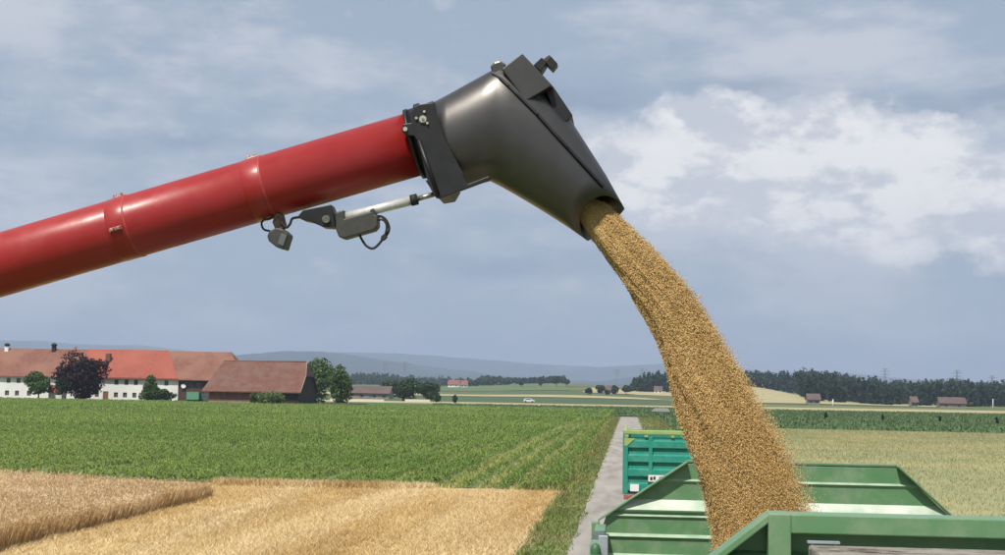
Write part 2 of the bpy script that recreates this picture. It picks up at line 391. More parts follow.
def wheat():
    n = 150000; Y = rng.uniform(26, 54, n); X = -14.2 - rng.uniform(0, 1, n) ** 1.6 * 15
    X = np.where(rng.random(n) < .12, -14.2 - rng.uniform(0, .5, n), X)
    keep = (X > -.48 * Y) & (X < -14.2 + .35 * vnoise(Y, Y * 0, .6, 2) + rng.normal(0, .22, n)) & (Y < 47.2 + .5 * (-14.2 - X) + .4 * vnoise(X, X * 0, .7, 5))
    X = X[keep]; Y = Y[keep]; n = len(X)
    h = .50 + .07 * vnoise(X, Y, .35, 7) + rng.normal(0, .06, n) - .12 * (rng.random(n) < .25)
    blades(np.stack([X, Y, np.zeros(n)], -1), h, np.full(n, .04), rng.uniform(.04, .22, n), WHEAT, 'standing_wheat', 'uncut ripe wheat standing at the left of the stubble', 'wheat')
    k = rng.random(n) < .75; e = np.stack([X, Y, h - .03], -1)[k]; m_ = len(e)      # the nodding ears
    blades(e, rng.uniform(.0, .10, m_), np.full(m_, .034), rng.uniform(.03, .10, m_), EARS, 'wheat_ears', 'nodding pale ears on top of the uncut wheat', 'wheat')
wheat()
def stubble():
    n = 170000; X, Y = scatter(n, -.49, 0, 26, 55)
    keep = (X < -2.65 + .15 * vnoise(Y, Y * 0, .8, 4) + rng.normal(0, .12, n)) & ~((X < -14.2) & (Y < 47.2 + .5 * (-14.2 - X))) & (Y < 54.4 + .4 * vnoise(X, X * 0, .5, 2))
    X = X[keep]; Y = Y[keep]; n = len(X)
    sw = np.exp(-(((X + 4.0 + 1.2 * np.sin(Y * .05)) % 6.1 - 3) / .8) ** 2)       # loose straw swaths along the cut
    h = (.07 + .05 * rng.random(n) + .07 * sw * rng.random(n)) * (1 + .3 * vnoise(X, Y, .5, 1))
    lean = rng.uniform(.02, .18, n) + .22 * sw * rng.random(n)
    blades(np.stack([X, Y, np.zeros(n)], -1), h, np.full(n, .03), lean, STRAW, 'stubble_straw', 'short golden stubble and loose straw rows', 'straw')
    n = 9000; X = rng.uniform(-16, -7.5, n); Y = 53.9 + rng.normal(0, .35, n)     # heaped straw at the maize edge
    blades(np.stack([X, Y, np.zeros(n)], -1), rng.uniform(.10, .34, n), np.full(n, .05), rng.uniform(.1, .3, n), STRAW, 'straw_windrow', 'low ridge of loose straw at the edge of the maize', 'straw')
stubble()
GRASS = mat('verge grass', (.14, .20, .045), (.20, .235, .07), .9, .7, island=.35, trans=.2, col3=(.24, .22, .085), scale3=.25, spec=.2)
def verges():
    n = 60000; Y = 14 * (240 / 14) ** rng.random(n); X = np.where(rng.random(n) < .7, rng.uniform(-4.2, -1.33 + .16 * vnoise(Y, Y * 0, .7, 6), n), rng.uniform(1.38 + .16 * vnoise(Y, Y * 0, .6, 2), 5.4, n))
    keep = ~((X < -2.55) & (Y < 54)) & ~((X > -.3) & (Y < 34))
    X = X[keep]; Y = Y[keep]; n = len(X)
    dist = np.minimum(np.abs(X + 1.5), np.abs(X - 1.5))
    h = (.06 + .22 * np.clip(dist / 1.3, 0, 1) * rng.random(n)) * (1 + .4 * vnoise(X, Y, .6, 3))
    blades(np.stack([X, Y, np.zeros(n)], -1), h, .02 + Y * .00045, h * .6, GRASS, 'verge_grass', 'rough grass and weeds beside the track', 'grass')
verges()
n = 26000; Y = 54.6 * (230 / 54.6) ** rng.random(n); X = np.array([-7.1, -7.3, -6.9, -5.6, -4.3, -9.6, -3.0])[rng.integers(0, 7, n)] + rng.normal(0, .22, n) - .2 * vnoise(Y, Y * 0, .1, 2)
blades(np.stack([X, Y, np.zeros(n)], -1), rng.uniform(.08, .26, n), .03 + Y * .0006, rng.uniform(.03, .14, n), mat('yellow weeds', (.44, .42, .15), (.34, .36, .11), .9, .7, island=.3, trans=.2), 'field_weeds', 'yellowish weeds in the thin rows beside the verge', 'weeds')
BARL = mat('barley ears', (.345, .335, .18), (.29, .30, .15), .8, .8, island=.25, col3=(.39, .355, .175), scale3=.12, trans=.2, spec=.2)
def barley():
    n = 110000; X, Y = scatter(n, .035, .31, 26, 146); keep = (X > 5.4) & (Y < 149 - .11 * X)
    X = X[keep]; Y = Y[keep]; n = len(X)
    blades(np.stack([X, Y, np.full(n, .44)], -1), rng.uniform(.08, .2, n), .025 + Y * .0004, np.full(n, .08), BARL, 'barley_ears', 'pale ripe barley ears in the right hand field', 'barley')
    n = 42000; X, Y = scatter(n, -.14, .31, 150, 402)
    keep = ((X > 5) & (Y > 153 - .1 * X)) | (Y > 240); X = X[keep]; Y = Y[keep]; n = len(X)
    blades(np.stack([X, Y, np.full(n, .05)], -1), rng.uniform(.2, .5, n), np.full(n, .3), np.full(n, .2), mat('beet leaf', (.085, .14, .048), (.11, .17, .06), .3, .6, island=.3, trans=.2), 'green_crop_leaves', 'low green crop leaves across the middle distance', 'crop')
barley()
# ---------------------------------------------------------------- unloading auger
YA = 7.75                                    # the auger hangs square to the view, this far off
def A(px, py, dy=0.0): return at(px, py, YA + dy)
PXM = F / YA                                 # photo pixels per metre there
aug0 = at(0, 265, YA); aug1 = at(421, 142.4, YA); adir = (aug1 - aug0).normalized()
aleft = aug0 - adir * 4.2
base = Vector((aleft.x - .35, YA, 0))
aug = thing('unloading_auger', base, 'red harvester unloading auger with black spout reaching over the trailer', 'auger')
RT = .181
m_ = MB()
path = [base + Vector((0, 0, .02)), base + Vector((0, 0, aleft.z - .5)), base + Vector((.03, 0, aleft.z - .25)), base + Vector((.14, 0, aleft.z - .08)), aleft, aug0, aug1 + adir * .1]
m_.tube(path, [.24, .24, RT * 1.05, RT, RT, RT, RT], 64)
tube = m_.build('tube', RED, aug)
def ring(px, r, wdt, name, mt, parent, n=64):
    c = aug0 + adir * ((px - 0) / (421) * (aug1 - aug0).length); q = MB()
    h_ = wdt / 2; q.tube([c + adir * k for k in (-h_ - .004, -h_, -h_ + .001, h_ - .001, h_, h_ + .004)], [RT - .001, r - .0004, r, r, r - .0004, RT - .001], n, False)
    return q.build(name, mt, parent), c
side = Vector((0, -1, 0)); upn = adir.cross(Vector((0, 1, 0))).normalized() * -1
if upn.z < 0: upn = -upn
for px in (128, 262):
    b, c = ring(px, RT + .0024, .10, 'band', RED, tube)
    b2, c2 = ring(px + 9, RT + .0042, .008, 'band_edge', REDB, tube)
    for ang in (90, -8):
        d = side * math.cos(R(ang)) + upn * math.sin(R(ang)); t = adir.cross(d)
        if px == 262 and ang < 0: continue
        q = MB(); M3 = Matrix((adir, t, d)).transposed()
        q.box(c + d * (RT + .007), (.075, .022, .010), M3)
        q.box(c + d * (RT + .018) - adir * .018, (.018, .018, .016), M3); q.box(c + d * (RT + .018) + adir * .02, (.016, .016, .014), M3)
        q.build('clamp_lug', mat('rusty lug', (.30, .06, .05), (.55, .42, .36), 60, .45, metal=.3), tube, .003)
# collar: hinge ring, two side plates with the lug, bolts
col = MB(); e = aug1
col.tube([e - adir * .03, e - adir * .03, e + adir * .13, e + adir * .13], [RT + .003, RT + .016, RT + .022, RT + .005], 64, False)
collar = col.build('collar', BLACKD, aug)
q = MB(); q.tube([e - adir * .045, e - adir * .045, e - adir * .025, e - adir * .025], [RT + .003, RT + .022, RT + .022, RT + .003], 64, False); q.build('collar_lip', BLACKD, collar)
q = MB(); q.tube([e + adir * .02, e + adir * .02, e + adir * .05, e + adir * .05], [RT + .01, RT + .034, RT + .034, RT + .01], 64, False); q.build('collar_lip', BLACKD, collar)
def plate(pts, y0, th, name, mt, parent, bev=.004):
    q = MB(); q.prism([at(px, py, YA + y0) for px, py in pts], Vector((0, th, 0))); return q.build(name, mt, parent, bev)
cheek = [(412, 112), (414, 107), (419, 104.5), (433, 102.5), (439, 121), (447, 143), (456, 160), (463, 173), (465, 180), (468, 184), (489, 176), (490.5, 179.5), (440, 198.5), (436, 198), (431, 190), (426.5, 178), (423, 163), (418, 142), (414, 136), (405, 135), (401.5, 130), (403, 124), (411, 123)]
for y0 in (-.235, .205): plate(cheek, y0, .03, 'cheek_plate', BLACKD, aug)
plate([(425, 180), (434, 194), (446, 192), (452, 182)], -.2045, .409, 'lower_bracket', BLACKD, aug)
q = MB(); q.tube([at(419, 141, YA - .239), at(438, 195, YA - .239)], .012, 8); q.build('edge_stiffener', BLACKD, aug)
def disc(px, py, y0, r, th, name, mt, parent, n=20):
    c = at(px, py, YA + y0); q = MB(); q.tube([c, c - Vector((0, th, 0))], [r, r * .9], n); return q.build(name, mt, parent)
pv = disc(423, 119.5, -.235, .022, .010, 'pivot_bolt', ZINC, aug); disc(423, 119.5, -.245, .009, .008, 'bolt_head', STEEL, pv, 6)
for bx, by in ((424.5, 112), (416.5, 118.5), (427.5, 123.5), (405.5, 129.5)): disc(bx, by, -.235, .008 if bx > 410 else .014, .012, 'bolt', ZINC, aug, 8)
# spout: lofted hood
secs = [((434, 103.5), (447, 189), .205, 0), ((449, 95.5), (456, 190), .21, 0), ((467, 85.5), (468, 187.5), .212, .0), ((486, 75), (480, 183.5), .212, .0), ((503, 66), (490, 181), .21, 0.0), ((522, 75), (500, 186), .205, .0),
        ((546, 94), (515, 194.5), .195, .0), ((572, 122), (533, 205), .18, .02), ((590, 150), (551, 216), .165, .03), ((606, 175), (567, 226), .150, .06), ((622, 204), (584, 237), .138, .11)]
def spout_rings(shrink=0.0):
    rings = []
    for i, (T, B, wd, sh) in enumerate(secs):
        T3 = at(*T, YA); B3 = at(*B, YA); c = (T3 + B3) / 2; a = (T3 - B3) / 2
        nxt = secs[min(i + 1, len(secs) - 1)]; prv = secs[max(i - 1, 0)]
        ax = ((at(*nxt[0], YA) + at(*nxt[1], YA)) - (at(*prv[0], YA) + at(*prv[1], YA))).normalized()
        f = 1 - shrink / a.length; rg = []
        for k in range(56):
            th = 2 * math.pi * k / 56; cs, sn = math.cos(th), math.sin(th); p = .94
            x = math.copysign(abs(cs) ** p, cs); y = math.copysign(abs(sn) ** p, sn)
            rg.append(c + a * (x * f) + Vector((0, -1, 0)) * (y * (wd - shrink)) - ax * (sh * max(y, -.25)))
        rings.append(rg)
    return rings
ro = spout_rings(); ri = spout_rings(.007)
q = MB(); q.loft(ro, False); q.loft([r for r in ri], False)
n_ = 56; q.add(ro[-1] + ri[-1], [(k, (k + 1) % n_, (k + 1) % n_ + n_, k + n_) for k in range(n_)]); q.add(ro[0] + ri[0], [(k, (k + 1) % n_, (k + 1) % n_ + n_, k + n_) for k in range(n_)])
spout = q.build('spout', BLACKM, aug)
# seam flange running along the near upper edge of the spout
from mathutils.bvhtree import BVHTree
vv = [v for r in ro for v in r]; bvh = BVHTree.FromPolygons(vv, [(i * 56 + k, i * 56 + (k + 1) % 56, (i + 1) * 56 + (k + 1) % 56, (i + 1) * 56 + k) for i in range(len(ro) - 1) for k in range(56)])
def hit(px, py):
    d = (at(px, py, YA) - Vector((0, 0, H))).normalized(); h, n, _, _ = bvh.ray_cast(Vector((0, 0, H)), d)
    if h is None: return None
    return h, (n if n.dot(d) < 0 else -n)
seam = [hit(a, b) for a, b in ((493, 74), (500, 79.5), (508, 86.5), (517, 95), (527, 105), (537, 115), (547, 126), (557, 137), (567, 148), (577, 159), (587, 170), (596, 180), (603, 187.5))]
seam = [h for h in seam if h]; sm = MB(); rings = []
for i, (p, n) in enumerate(seam):
    d = (seam[min(i + 1, len(seam) - 1)][0] - seam[max(i - 1, 0)][0]).normalized(); t = n.cross(d).normalized()
    rings.append([p - t * .007 - n * .006, p - t * .007 + n * .014, p + t * .007 + n * .014, p + t * .007 - n * .006])
sm.loft(rings, True, False); sm.build('seam_flange', BLACKD, spout)
for i in (2, 5, 8, 11):
    p, n = seam[i]; t_ = MB(); t_.tube([p + n * .012, p + n * .019], .006, 6); t_.build('rivet', BLACKD, spout)
# hood box, splash plate and the small camera on top
plate([(501.7, 69), (522, 53.2), (552.5, 85.5), (525.5, 101.5)], -.165, .26, 'hood_box', BLACKM, aug, .006)
plate([(490, 66), (494, 62), (500, 60.5), (506, 64), (506, 72), (499, 76), (492, 73)], -.12, .2, 'hood_lip', BLACKM, aug, .01)
q = MB(); q.prism([at(546, 91, YA - .10), at(552.5, 85.5, YA - .10), at(572.5, 115, YA - .10), at(565.5, 122.5, YA - .10), at(556, 117, YA - .10)], Vector((0, .3, 0))); q.build('splash_plate', BLACKD, aug, .004)
q = MB(); q.prism([at(527, 101, YA - .14), at(539, 94.5, YA - .14), at(541, 98, YA - .14), at(531, 104, YA - .14)], Vector((0, .02, 0))); q.build('hinge_tab', BLACKD, aug)
cm = MB(); cm.prism([at(533.5, 65, YA - .05), at(541.5, 57.5, YA - .05), at(547, 62, YA - .05), at(541, 71.5, YA - .05)], Vector((0, .12, 0))); camb = cm.build('camera_bracket', BLACKD, aug, .003)
cm = MB(); cm.prism([at(546, 60, YA - .05), at(551, 56.5, YA - .05), at(557.5, 63.5, YA - .05), at(552.5, 70, YA - .05), at(547, 64.5, YA - .05)], Vector((0, .09, 0))); cm.build('camera_body', BLACKD, camb, .003)
cm = MB(); cm.prism([at(542.5, 60, YA - .052), at(549, 55, YA - .052), at(551.5, 57, YA - .052), at(546.5, 62.5, YA - .052)], Vector((0, .06, 0))); cm.build('camera_cap', PLASTIC, camb, .002)
# actuator under the tube
ya = -.06
plate([(297, 217), (303, 210), (331, 204.5), (333, 210), (335, 226), (331, 227.5), (322.5, 227), (313, 222), (303, 220)], ya - .05, .1, 'actuator_mount', BLACKD, aug)
q = MB(); q.tube([at(326, 219, YA + ya - .07), at(326, 219, YA + ya + .07)], .022, 12); q.build('mount_pin', STEEL, aug)
q = MB(); a0 = at(336, 219.5, YA + ya); a1 = at(413, 200.2, YA + ya); ad = (a1 - a0).normalized()
q.tube([a0, a1], .0265, 20); act = q.build('actuator', ALU, aug)
q = MB(); q.tube([a1 - ad * .012, a1 - ad * .012, a1 + ad * .026, a1 + ad * .026], [.02, .032, .032, .01], 16); q.build('end_cap', RUBBER, act)
q = MB(); q.tube([a1, at(437, 193.6, YA + ya)], .0145, 14); q.build('rod', STEEL, act)
q = MB(); q.prism([at(334.5, 212.5, YA + ya - .04), at(344, 209.8, YA + ya - .04), at(344.5, 218.5, YA + ya - .04), at(370, 211.5, YA + ya - .04), at(370, 208.5, YA + ya - .04), at(374, 208, YA + ya - .04), at(375, 214.5, YA + ya - .04), at(377.5, 216, YA + ya - .04), at(377.5, 226, YA + ya - .04), at(374, 230, YA + ya - .04), at(344, 238.6, YA + ya - .04), at(338.5, 237, YA + ya - .04), at(335.5, 229, YA + ya - .04)], Vector((0, .09, 0)))
q.build('motor_housing', PLASTIC, act, .008)
def cable(pts, r, name, parent, y=ya):
    P = [at(a, b, YA + y) for a, b in pts]; S = []
    for i in range(len(P) - 1):
        p0 = P[max(i - 1, 0)]; p1 = P[i]; p2 = P[i + 1]; p3 = P[min(i + 2, len(P) - 1)]
        for t in (0, .25, .5, .75): S.append(.5 * ((2 * p1) + (p2 - p0) * t + (2 * p0 - 5 * p1 + 4 * p2 - p3) * t * t + (3 * p1 - p0 - 3 * p2 + p3) * t ** 3))
    S.append(P[-1]); q = MB(); q.tube(S, r, 8); return q.build(name, RUBBER, parent)
cable([(374, 217), (381, 216.5), (386, 220), (389, 227), (388, 233), (383, 239), (377, 246), (372, 248.5), (366, 245.5), (361, 238), (359, 233)], .0072, 'cable', act)
cable([(377, 220), (383, 220), (386.5, 225), (386, 232), (383.5, 238)], .006, 'cable', act, ya - .01)
plate([(381, 236), (384.5, 233.5), (387, 237), (383.5, 240.5), (380.5, 239.5)], ya - .02, .03, 'cable_plug', RUBBER, act, .003)
# work lamp
plate([(272, 222), (276, 213), (282, 214), (285, 226), (281, 230), (275, 229)], -.06, .06, 'lamp_bracket', mat('rusty bracket', (.10, .05, .04), (.2, .12, .1), 50, .7), aug)
lamp = plate([(269, 231), (276, 227.5), (283, 229), (288.2, 234), (283.5, 249), (276, 247), (268.5, 241), (266.8, 236)], -.09, .13, 'lamp_housing', PLASTIC, aug, .008)
plate([(281, 233), (287, 235.5), (283.2, 246.5), (277.5, 244)], -.095, .01, 'lamp_lens', LENS, lamp)
cable([(270, 231), (264, 229.5), (261.5, 224), (264, 219.5), (269, 219), (274, 216)], .006, 'lamp_cable', lamp, -.05)
cable([(281, 222), (286, 227.5), (290, 224), (292, 219), (297, 217.5), (303, 217.5), (310, 220), (322, 225), (328, 226)], .008, 'lamp_cable', lamp, -.07)
# ---------------------------------------------------------------- falling grain
SL = [(562, 200), (576, 218), (586, 236), (600, 250), (615, 273), (631, 300), (646, 321), (658, 341), (664, 364), (668, 387), (677, 420), (689, 461), (703, 493), (709, 520), (713, 553), (716, 610)]
SR = [(584, 195), (608, 206), (634, 231), (655, 250), (676, 274), (695, 300), (706, 318), (718, 337), (737, 369), (752, 396), (766, 424), (783, 456), (798, 484), (806, 507), (812, 550), (822, 610)]
def soften(P, k=2):                          # round off the corners of the outline
    for _ in range(k): P = [P[0], P[1]] + [tuple(P[i - 1][j] * .25 + P[i][j] * .5 + P[i + 1][j] * .25 for j in (0, 1)) for i in range(2, len(P) - 1)] + [P[-1]]
    return P
SL, SR = soften(SL), soften(SR); SN = len(SL)
def stream_at(t):                            # t 0..1 -> centre, half-width vector, half depth
    x = np.clip(t * (SN - 1), 0, SN - 1.0001); i = x.astype(int); f = (x - i)[:, None]
    Lp = np.array([list(at(*p, YA)) for p in SL]); Rp = np.array([list(at(*p, YA)) for p in SR])
    l = Lp[i] * (1 - f) + Lp[i + 1] * f; r = Rp[i] * (1 - f) + Rp[i + 1] * f
    c = (l + r) / 2; d = (c * 0)
    cn = (Lp + Rp) / 2; d = cn[i + 1] - cn[i]; d /= np.linalg.norm(d, axis=1)[:, None]
    return c, (r - l) / 2, d
def lump(t, th):                             # streaky swelling of the stream, stretched along the fall
    return .045 * np.sin(th * 5 + 3 * np.sin(t * 9)) + .028 * np.sin(th * 11 + t * 14 + 2 * np.sin(t * 21)) + .016 * np.sin(th * 23 - t * 33 + 2 * np.sin(t * 40)) + .012 * np.sin(th * 41 + t * 60)
def stream():
    nt_, na = 260, 160
    T, TH = np.meshgrid(np.linspace(0, 1, nt_), np.linspace(0, 2 * np.pi, na, endpoint=False), indexing='ij')
    t = T.ravel(); th = TH.ravel(); c, hw, d = stream_at(t)
    rr = .86 + lump(t, th) + rng.normal(0, .012, len(t))
    hl = np.linalg.norm(hw, axis=1)
    V = c + hw * (np.cos(th) * rr)[:, None] + np.stack([0 * t, -np.sin(th) * rr * hl * .62, 0 * t], -1)
    i = np.arange(nt_ - 1)[:, None] * na; k = np.arange(na)[None]; k2 = (k + 1) % na
    F_ = np.stack([i + k, i + k2, i + na + k2, i + na + k], -1).reshape(-1, 4)
    core = fast('grain_stream', V, F_, GRAINC, 4, smooth=True)
    tag(core, 'golden stream of wheat grain pouring from the black spout', 'grain', kind='stuff')
    # the loose kernels around it
    n = 150000
    t = rng.random(n) ** .85; th = rng.uniform(0, 2 * np.pi, n)
    th = np.where(rng.random(n) < .72, -np.abs(th % np.pi) + 0, th); th = np.where(rng.random(n) < .72, np.abs(th), th)
    fuzz = np.abs(rng.normal(0, 1, n)) * (.022 + .03 * t) * (1 + 3.2 * np.clip(np.cos(th), 0, 1))
    stray = rng.random(n) < .03; fuzz = np.where(stray, fuzz + rng.exponential(.07, n) * (.4 + 1.2 * np.clip(np.cos(th), 0, 1)) * t, fuzz)      # single kernels flying wide
    rr = .865 + lump(t, th) + fuzz
    c, hw, d = stream_at(t); hl = np.linalg.norm(hw, axis=1)
    P = c + hw * (np.cos(th) * rr)[:, None] + np.stack([0 * t, -np.sin(th) * rr * hl * .62, 0 * t], -1)
    ok = t > .02; P = P[ok]; d = d[ok]; n = len(P)
    ax = d + rng.normal(0, .24, (n, 3)); ax /= np.linalg.norm(ax, axis=1)[:, None]
    s1 = np.cross(ax, rng.normal(0, 1, (n, 3))); s1 /= np.linalg.norm(s1, axis=1)[:, None]; s2 = np.cross(ax, s1)
    L_ = rng.uniform(.0045, .0085, n)[:, None]; W_ = rng.uniform(.0012, .0018, n)[:, None]
    V = np.stack([P - ax * L_, P + s1 * W_, P + s2 * W_, P - (s1 + s2) * W_, P + ax * L_], 1).reshape(-1, 3)
    tri = np.array([(0, 2, 1), (0, 3, 2), (0, 1, 3), (4, 1, 2), (4, 2, 3), (4, 3, 1)])
    I = (np.arange(n) * 5)[:, None, None] + tri[None]
    k = fast('loose_kernels', V, I, GRAIN, 3, parent=core); tag(k, kind='stuff')
stream()
# ---------------------------------------------------------------- near green trailer
YF, YN = 10.06, 4.2
XC = (at(607, 520, YF).x + at(956, 524, YF).x) / 2; XT = (at(690, 462, YF).x + at(893, 465, YF).x) / 2     # the shoulders are not quite even
TZ = at(690, 462, YF).z                       # top of the far end wall
HT, HB = .7285, 1.254                          # half widths at the top and at the shoulder
SLO = .42                                     # height of the slanting shoulder
tr = thing('grain_trailer', (XC, 7.2, 0), 'near light green grain trailer with slanting shoulders receiving the grain', 'trailer')
def half(z, top): 
    t = min(max((top - z) / SLO, 0), 1); return HT + (HB - HT) * t
def mid(z, top): return XT + (XC - XT) * min(max((top - z) / SLO, 0), 1)
def zf(y, x=650): return at(x, y, YF).z
prof = [(zf(461.5), .0), (zf(463), -.012), (zf(478), -.012), (zf(480), -.026), (zf(482), -.012), (zf(499), -.012), (zf(509), -.062), (zf(510.5), -.06), (zf(513), -.04), (zf(515.5), -.058), (zf(517.5), -.044), (zf(533), -.044), (zf(536), -.064), (zf(538), -.048), (zf(553), -.048), (zf(556), -.068), (zf(558), -.052)]
z = prof[-1][0]
while z > 1.35:
    prof += [(z - .12, -.052), (z - .142, -.072), (z - .157, -.056)]; z -= .157
prof.append((1.12, -.056))
fr = MB()                                     # frame of the far end wall: slanting return flanges and corner posts
for s in (-1, 1):
    top = Vector((XT + s * (HT - .008), YF, TZ)); sh = Vector((XC + s * (HB + .012), YF, TZ - SLO - .003))
    nrm = Vector((s * .58, 0, .81)) * .012
    fr.prism([top, sh, sh + nrm, top + nrm], Vector((0, -.085, 0)))
    fr.bbox((XC + s * (HB + .004), YF - .085, 1.0), (XC + s * (HB + .06), YF + .03, TZ - SLO - .012))
fr.bbox((XT - HT + .002, YF - .02, TZ + .001), (XT + HT - .002, YF + .03, TZ + .014))
ew = fr.build('end_wall', GREEN, tr, .003)
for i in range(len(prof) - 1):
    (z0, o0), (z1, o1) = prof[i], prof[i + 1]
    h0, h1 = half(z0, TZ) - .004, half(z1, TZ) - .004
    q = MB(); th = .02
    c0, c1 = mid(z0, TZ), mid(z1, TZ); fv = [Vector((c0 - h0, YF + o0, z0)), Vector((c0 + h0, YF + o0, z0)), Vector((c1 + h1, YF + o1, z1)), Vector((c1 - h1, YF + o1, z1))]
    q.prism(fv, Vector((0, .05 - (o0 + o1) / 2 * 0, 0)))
    q.build('board' if abs(o0 - o1) < .004 else 'ledge', SHEENG if o1 < -.06 and o0 > -.02 else (LITG if o1 < o0 - .01 else GREEN), ew)  # outward-sloping ledges carry painted-in light, the rest plain green
# side walls: boards with a top rail
for s in (-1, 1):
    x = XC + s * HB; zt = TZ - SLO - .02
    q = MB(); q.bbox((x - .03, YN + .13, zt - .09), (x + .045, YF - .09, zt)); sw = q.build('side_wall', GREEN, tr, .006)
    for k in range(5):
        a = zt - .092 - k * .30; q = MB(); q.bbox((x - .012, YN + .13, a - .296), (x + .012, YF - .09, a)); q.build('board', GREEN, sw, .004)
    for yy in np.linspace(YN + .3, YF - .5, 6):
        q = MB(); q.bbox((x + s * .0125, yy - .035, 1.0), (x + s * .06, yy + .035, zt - .095)); q.build('stake', GREEN, sw, .004)
# near end wall: heavy frame with a deeply recessed panel
NT = at(770, 513.5, YN).z; nx0 = at(769, 514, YN).x
XCN = nx0 + HT
fr = MB(); rail = .056
fr.bbox((XCN - HT, YN, NT - rail), (XCN + HT, YN + .11, NT))
fr.bbox((XCN - HT - .002, YN - .006, 1.1), (XCN - HT + .064, YN + .1095, NT + .001)); fr.bbox((XCN + HT - .064, YN - .006, 1.1), (XCN + HT + .002, YN + .1095, NT + .001))
for s in (-1, 1):
    top = Vector((XCN + s * (HT + .001), YN, NT)); sh = Vector((XCN + s * HB, YN, NT - SLO)); nrm = Vector((-s * .58, 0, -.81)) * .022
    fr.prism([top, sh, sh + nrm, top + nrm], Vector((0, .11, 0)))
    fr.bbox((XCN + s * (HB - .02), YN + .001, 1.05), (XCN + s * (HB + .04), YN + .11, NT - SLO - .02))
nw = fr.build('end_wall', GREEN, tr, .004); tag(nw, 'thick near rim with slanting corner and post')
zz = NT - .012; k = 0; hgts = [.105, .012, .022, .012, .115, .02, .115, .02, .2, .02, .25, .02, .25]
offs = [(.085, .085), (.085, .035), (.035, .035), (.035, .08), (.08, .08)] + [(.08, .05), (.08, .08)] * 4
for hh, (o0, o1) in zip(hgts, offs):
    h0, h1 = half(zz, NT) - .03, half(zz - hh, NT) - .03; q = MB()
    q.prism([Vector((XCN - h0, YN + o0, zz)), Vector((XCN + h0, YN + o0, zz)), Vector((XCN + h1, YN + o1, zz - hh)), Vector((XCN - h1, YN + o1, zz - hh))], Vector((0, .012, 0)))
    q.build('board' if hh > .05 else 'ledge', GREEN, nw); zz -= hh
# dusty standing platform in front of it, with a small grab bar
pz = at(806, 544.5, 4.07).z; px0 = at(808, 546, 4.07).x
plf = MB(); plf.bbox((px0, 3.62, pz - .035), (px0 + 1.15, 4.07, pz)); plat = plf.build('platform', PLANK, tr, .008)
q = MB(); xx = at(808, 541, 4.1).x; zb = at(808, 541, 4.1).z; q.bbox((xx, 4.10, zb - .006), (xx + .09, 4.125, zb)); q.bbox((xx + .01, 4.105, pz - .03), (xx + .016, 4.12, zb - .006)); q.bbox((xx + .075, 4.105, pz - .03), (xx + .081, 4.12, zb - .006)); q.build('grab_bar', GREYP, tr)
for xx in (px0 + .05, px0 + 1.08):
    q = MB(); q.bbox((xx, 3.66, .9), (xx + .05, 3.71, pz - .036)); q.build('platform_post', GREEN, tr, .004)
    q = MB(); q.bbox((xx, 3.711, .9), (xx + .05, 4.6, .98)); q.build('platform_arm', GREEN, tr, .004)
# pale bracket and green cap outside the left wall
gx0 = at(598.5, 545, 8.15).x; gz = at(603, 535, 8.15).z
q = MB(); q.bbox((gx0, 8.12, 2.3), (at(608, 545, 8.15).x, 8.15, gz)); q.build('ladder_post', GREYP, tr, .004)
q = MB(); cc = at(595.5, 549, 8.1); q.tube([cc + Vector((0, 0, -.10)), cc + Vector((0, 0, .0)), cc + Vector((0, 0, .025)), cc + Vector((0, 0, .035))], [.03, .03, .022, .004], 14); q.tube([cc + Vector((0, 0, -.09)), cc + Vector((.03, .06, -.14)), cc + Vector((.06, .06, -.2))], .012, 8); q.build('lever_cap', GREEND, tr)
# floor, chassis, wheels, drawbar
q = MB(); q.bbox((XC - HB + .02, YN + .13, 1.04), (XC + HB - .02, YF - .1, 1.11)); q.build('floor', GREEND, tr)
q = MB()
for s in (-.45, .45): q.bbox((XC + s - .05, YN - .2, .82), (XC + s + .05, YF + .1, 1.035))
for yy in (5.2, 9.0): q.bbox((XC - .95, yy - .06, .48), (XC + .95, yy + .06, .60)); q.bbox((XC - .5, yy - .05, .6), (XC + .5, yy + .05, .82))
q.build('chassis', GREEND, tr)
def wheel(parent, x, y, r, wd):
    q = MB(); a = Vector((x - wd / 2, y, r)); b = Vector((x + wd / 2, y, r)); ex = Vector((1, 0, 0))
    q.tube([a, a, a + ex * wd * .15, b - ex * wd * .15, b, b], [r * .6, r * .92, r, r, r * .92, r * .6], 32, False); t = q.build('wheel', TYRE, parent)
    q = MB(); q.tube([a + ex * .03, a + ex * .05, b - ex * .05, b - ex * .03], [r * .58, r * .6, r * .6, r * .58], 28); q.build('rim', RIM, t)
for yy in (5.2, 9.0):
    for s in (-1, 1): wheel(tr, XC + s * .95, yy, .5, .38)
q = MB(); q.tube([(XC - .45, YF + .1, .9), (XC, YF + 2.0, .55)], .05, 8); q.tube([(XC + .45, YF + .1, .9), (XC, YF + 2.0, .55)], .05, 8); q.tube([(XC, YF + 2.0, .55), (XC, YF + 2.2, .0)], .04, 8); q.build('drawbar', GREEND, tr)
# grain already in the box
hx, hy = np.meshgrid(np.linspace(-1, 1, 60), np.linspace(-1, 1, 80)); cx = at(765, 560, YA).x
X = XC + hx * (HB - .04); Y = (YN + YF) / 2 + hy * (YF - YN) / 2 * .95
Z = 1.5 + .75 * np.exp(-(((X - cx) / .7) ** 2 + ((Y - YA) / 1.1) ** 2)) + .012 * vnoise(X, Y, 14, 2)
i = (np.arange(79)[:, None] * 60 + np.arange(59)[None]).ravel()
tag(fast('grain_heap', np.stack([X, Y, Z], -1).reshape(-1, 3), np.stack([i, i + 1, i + 61, i + 60], -1), GRAINC, 4, smooth=True), 'heap of wheat grain lying inside the near green trailer', 'grain', kind='stuff')
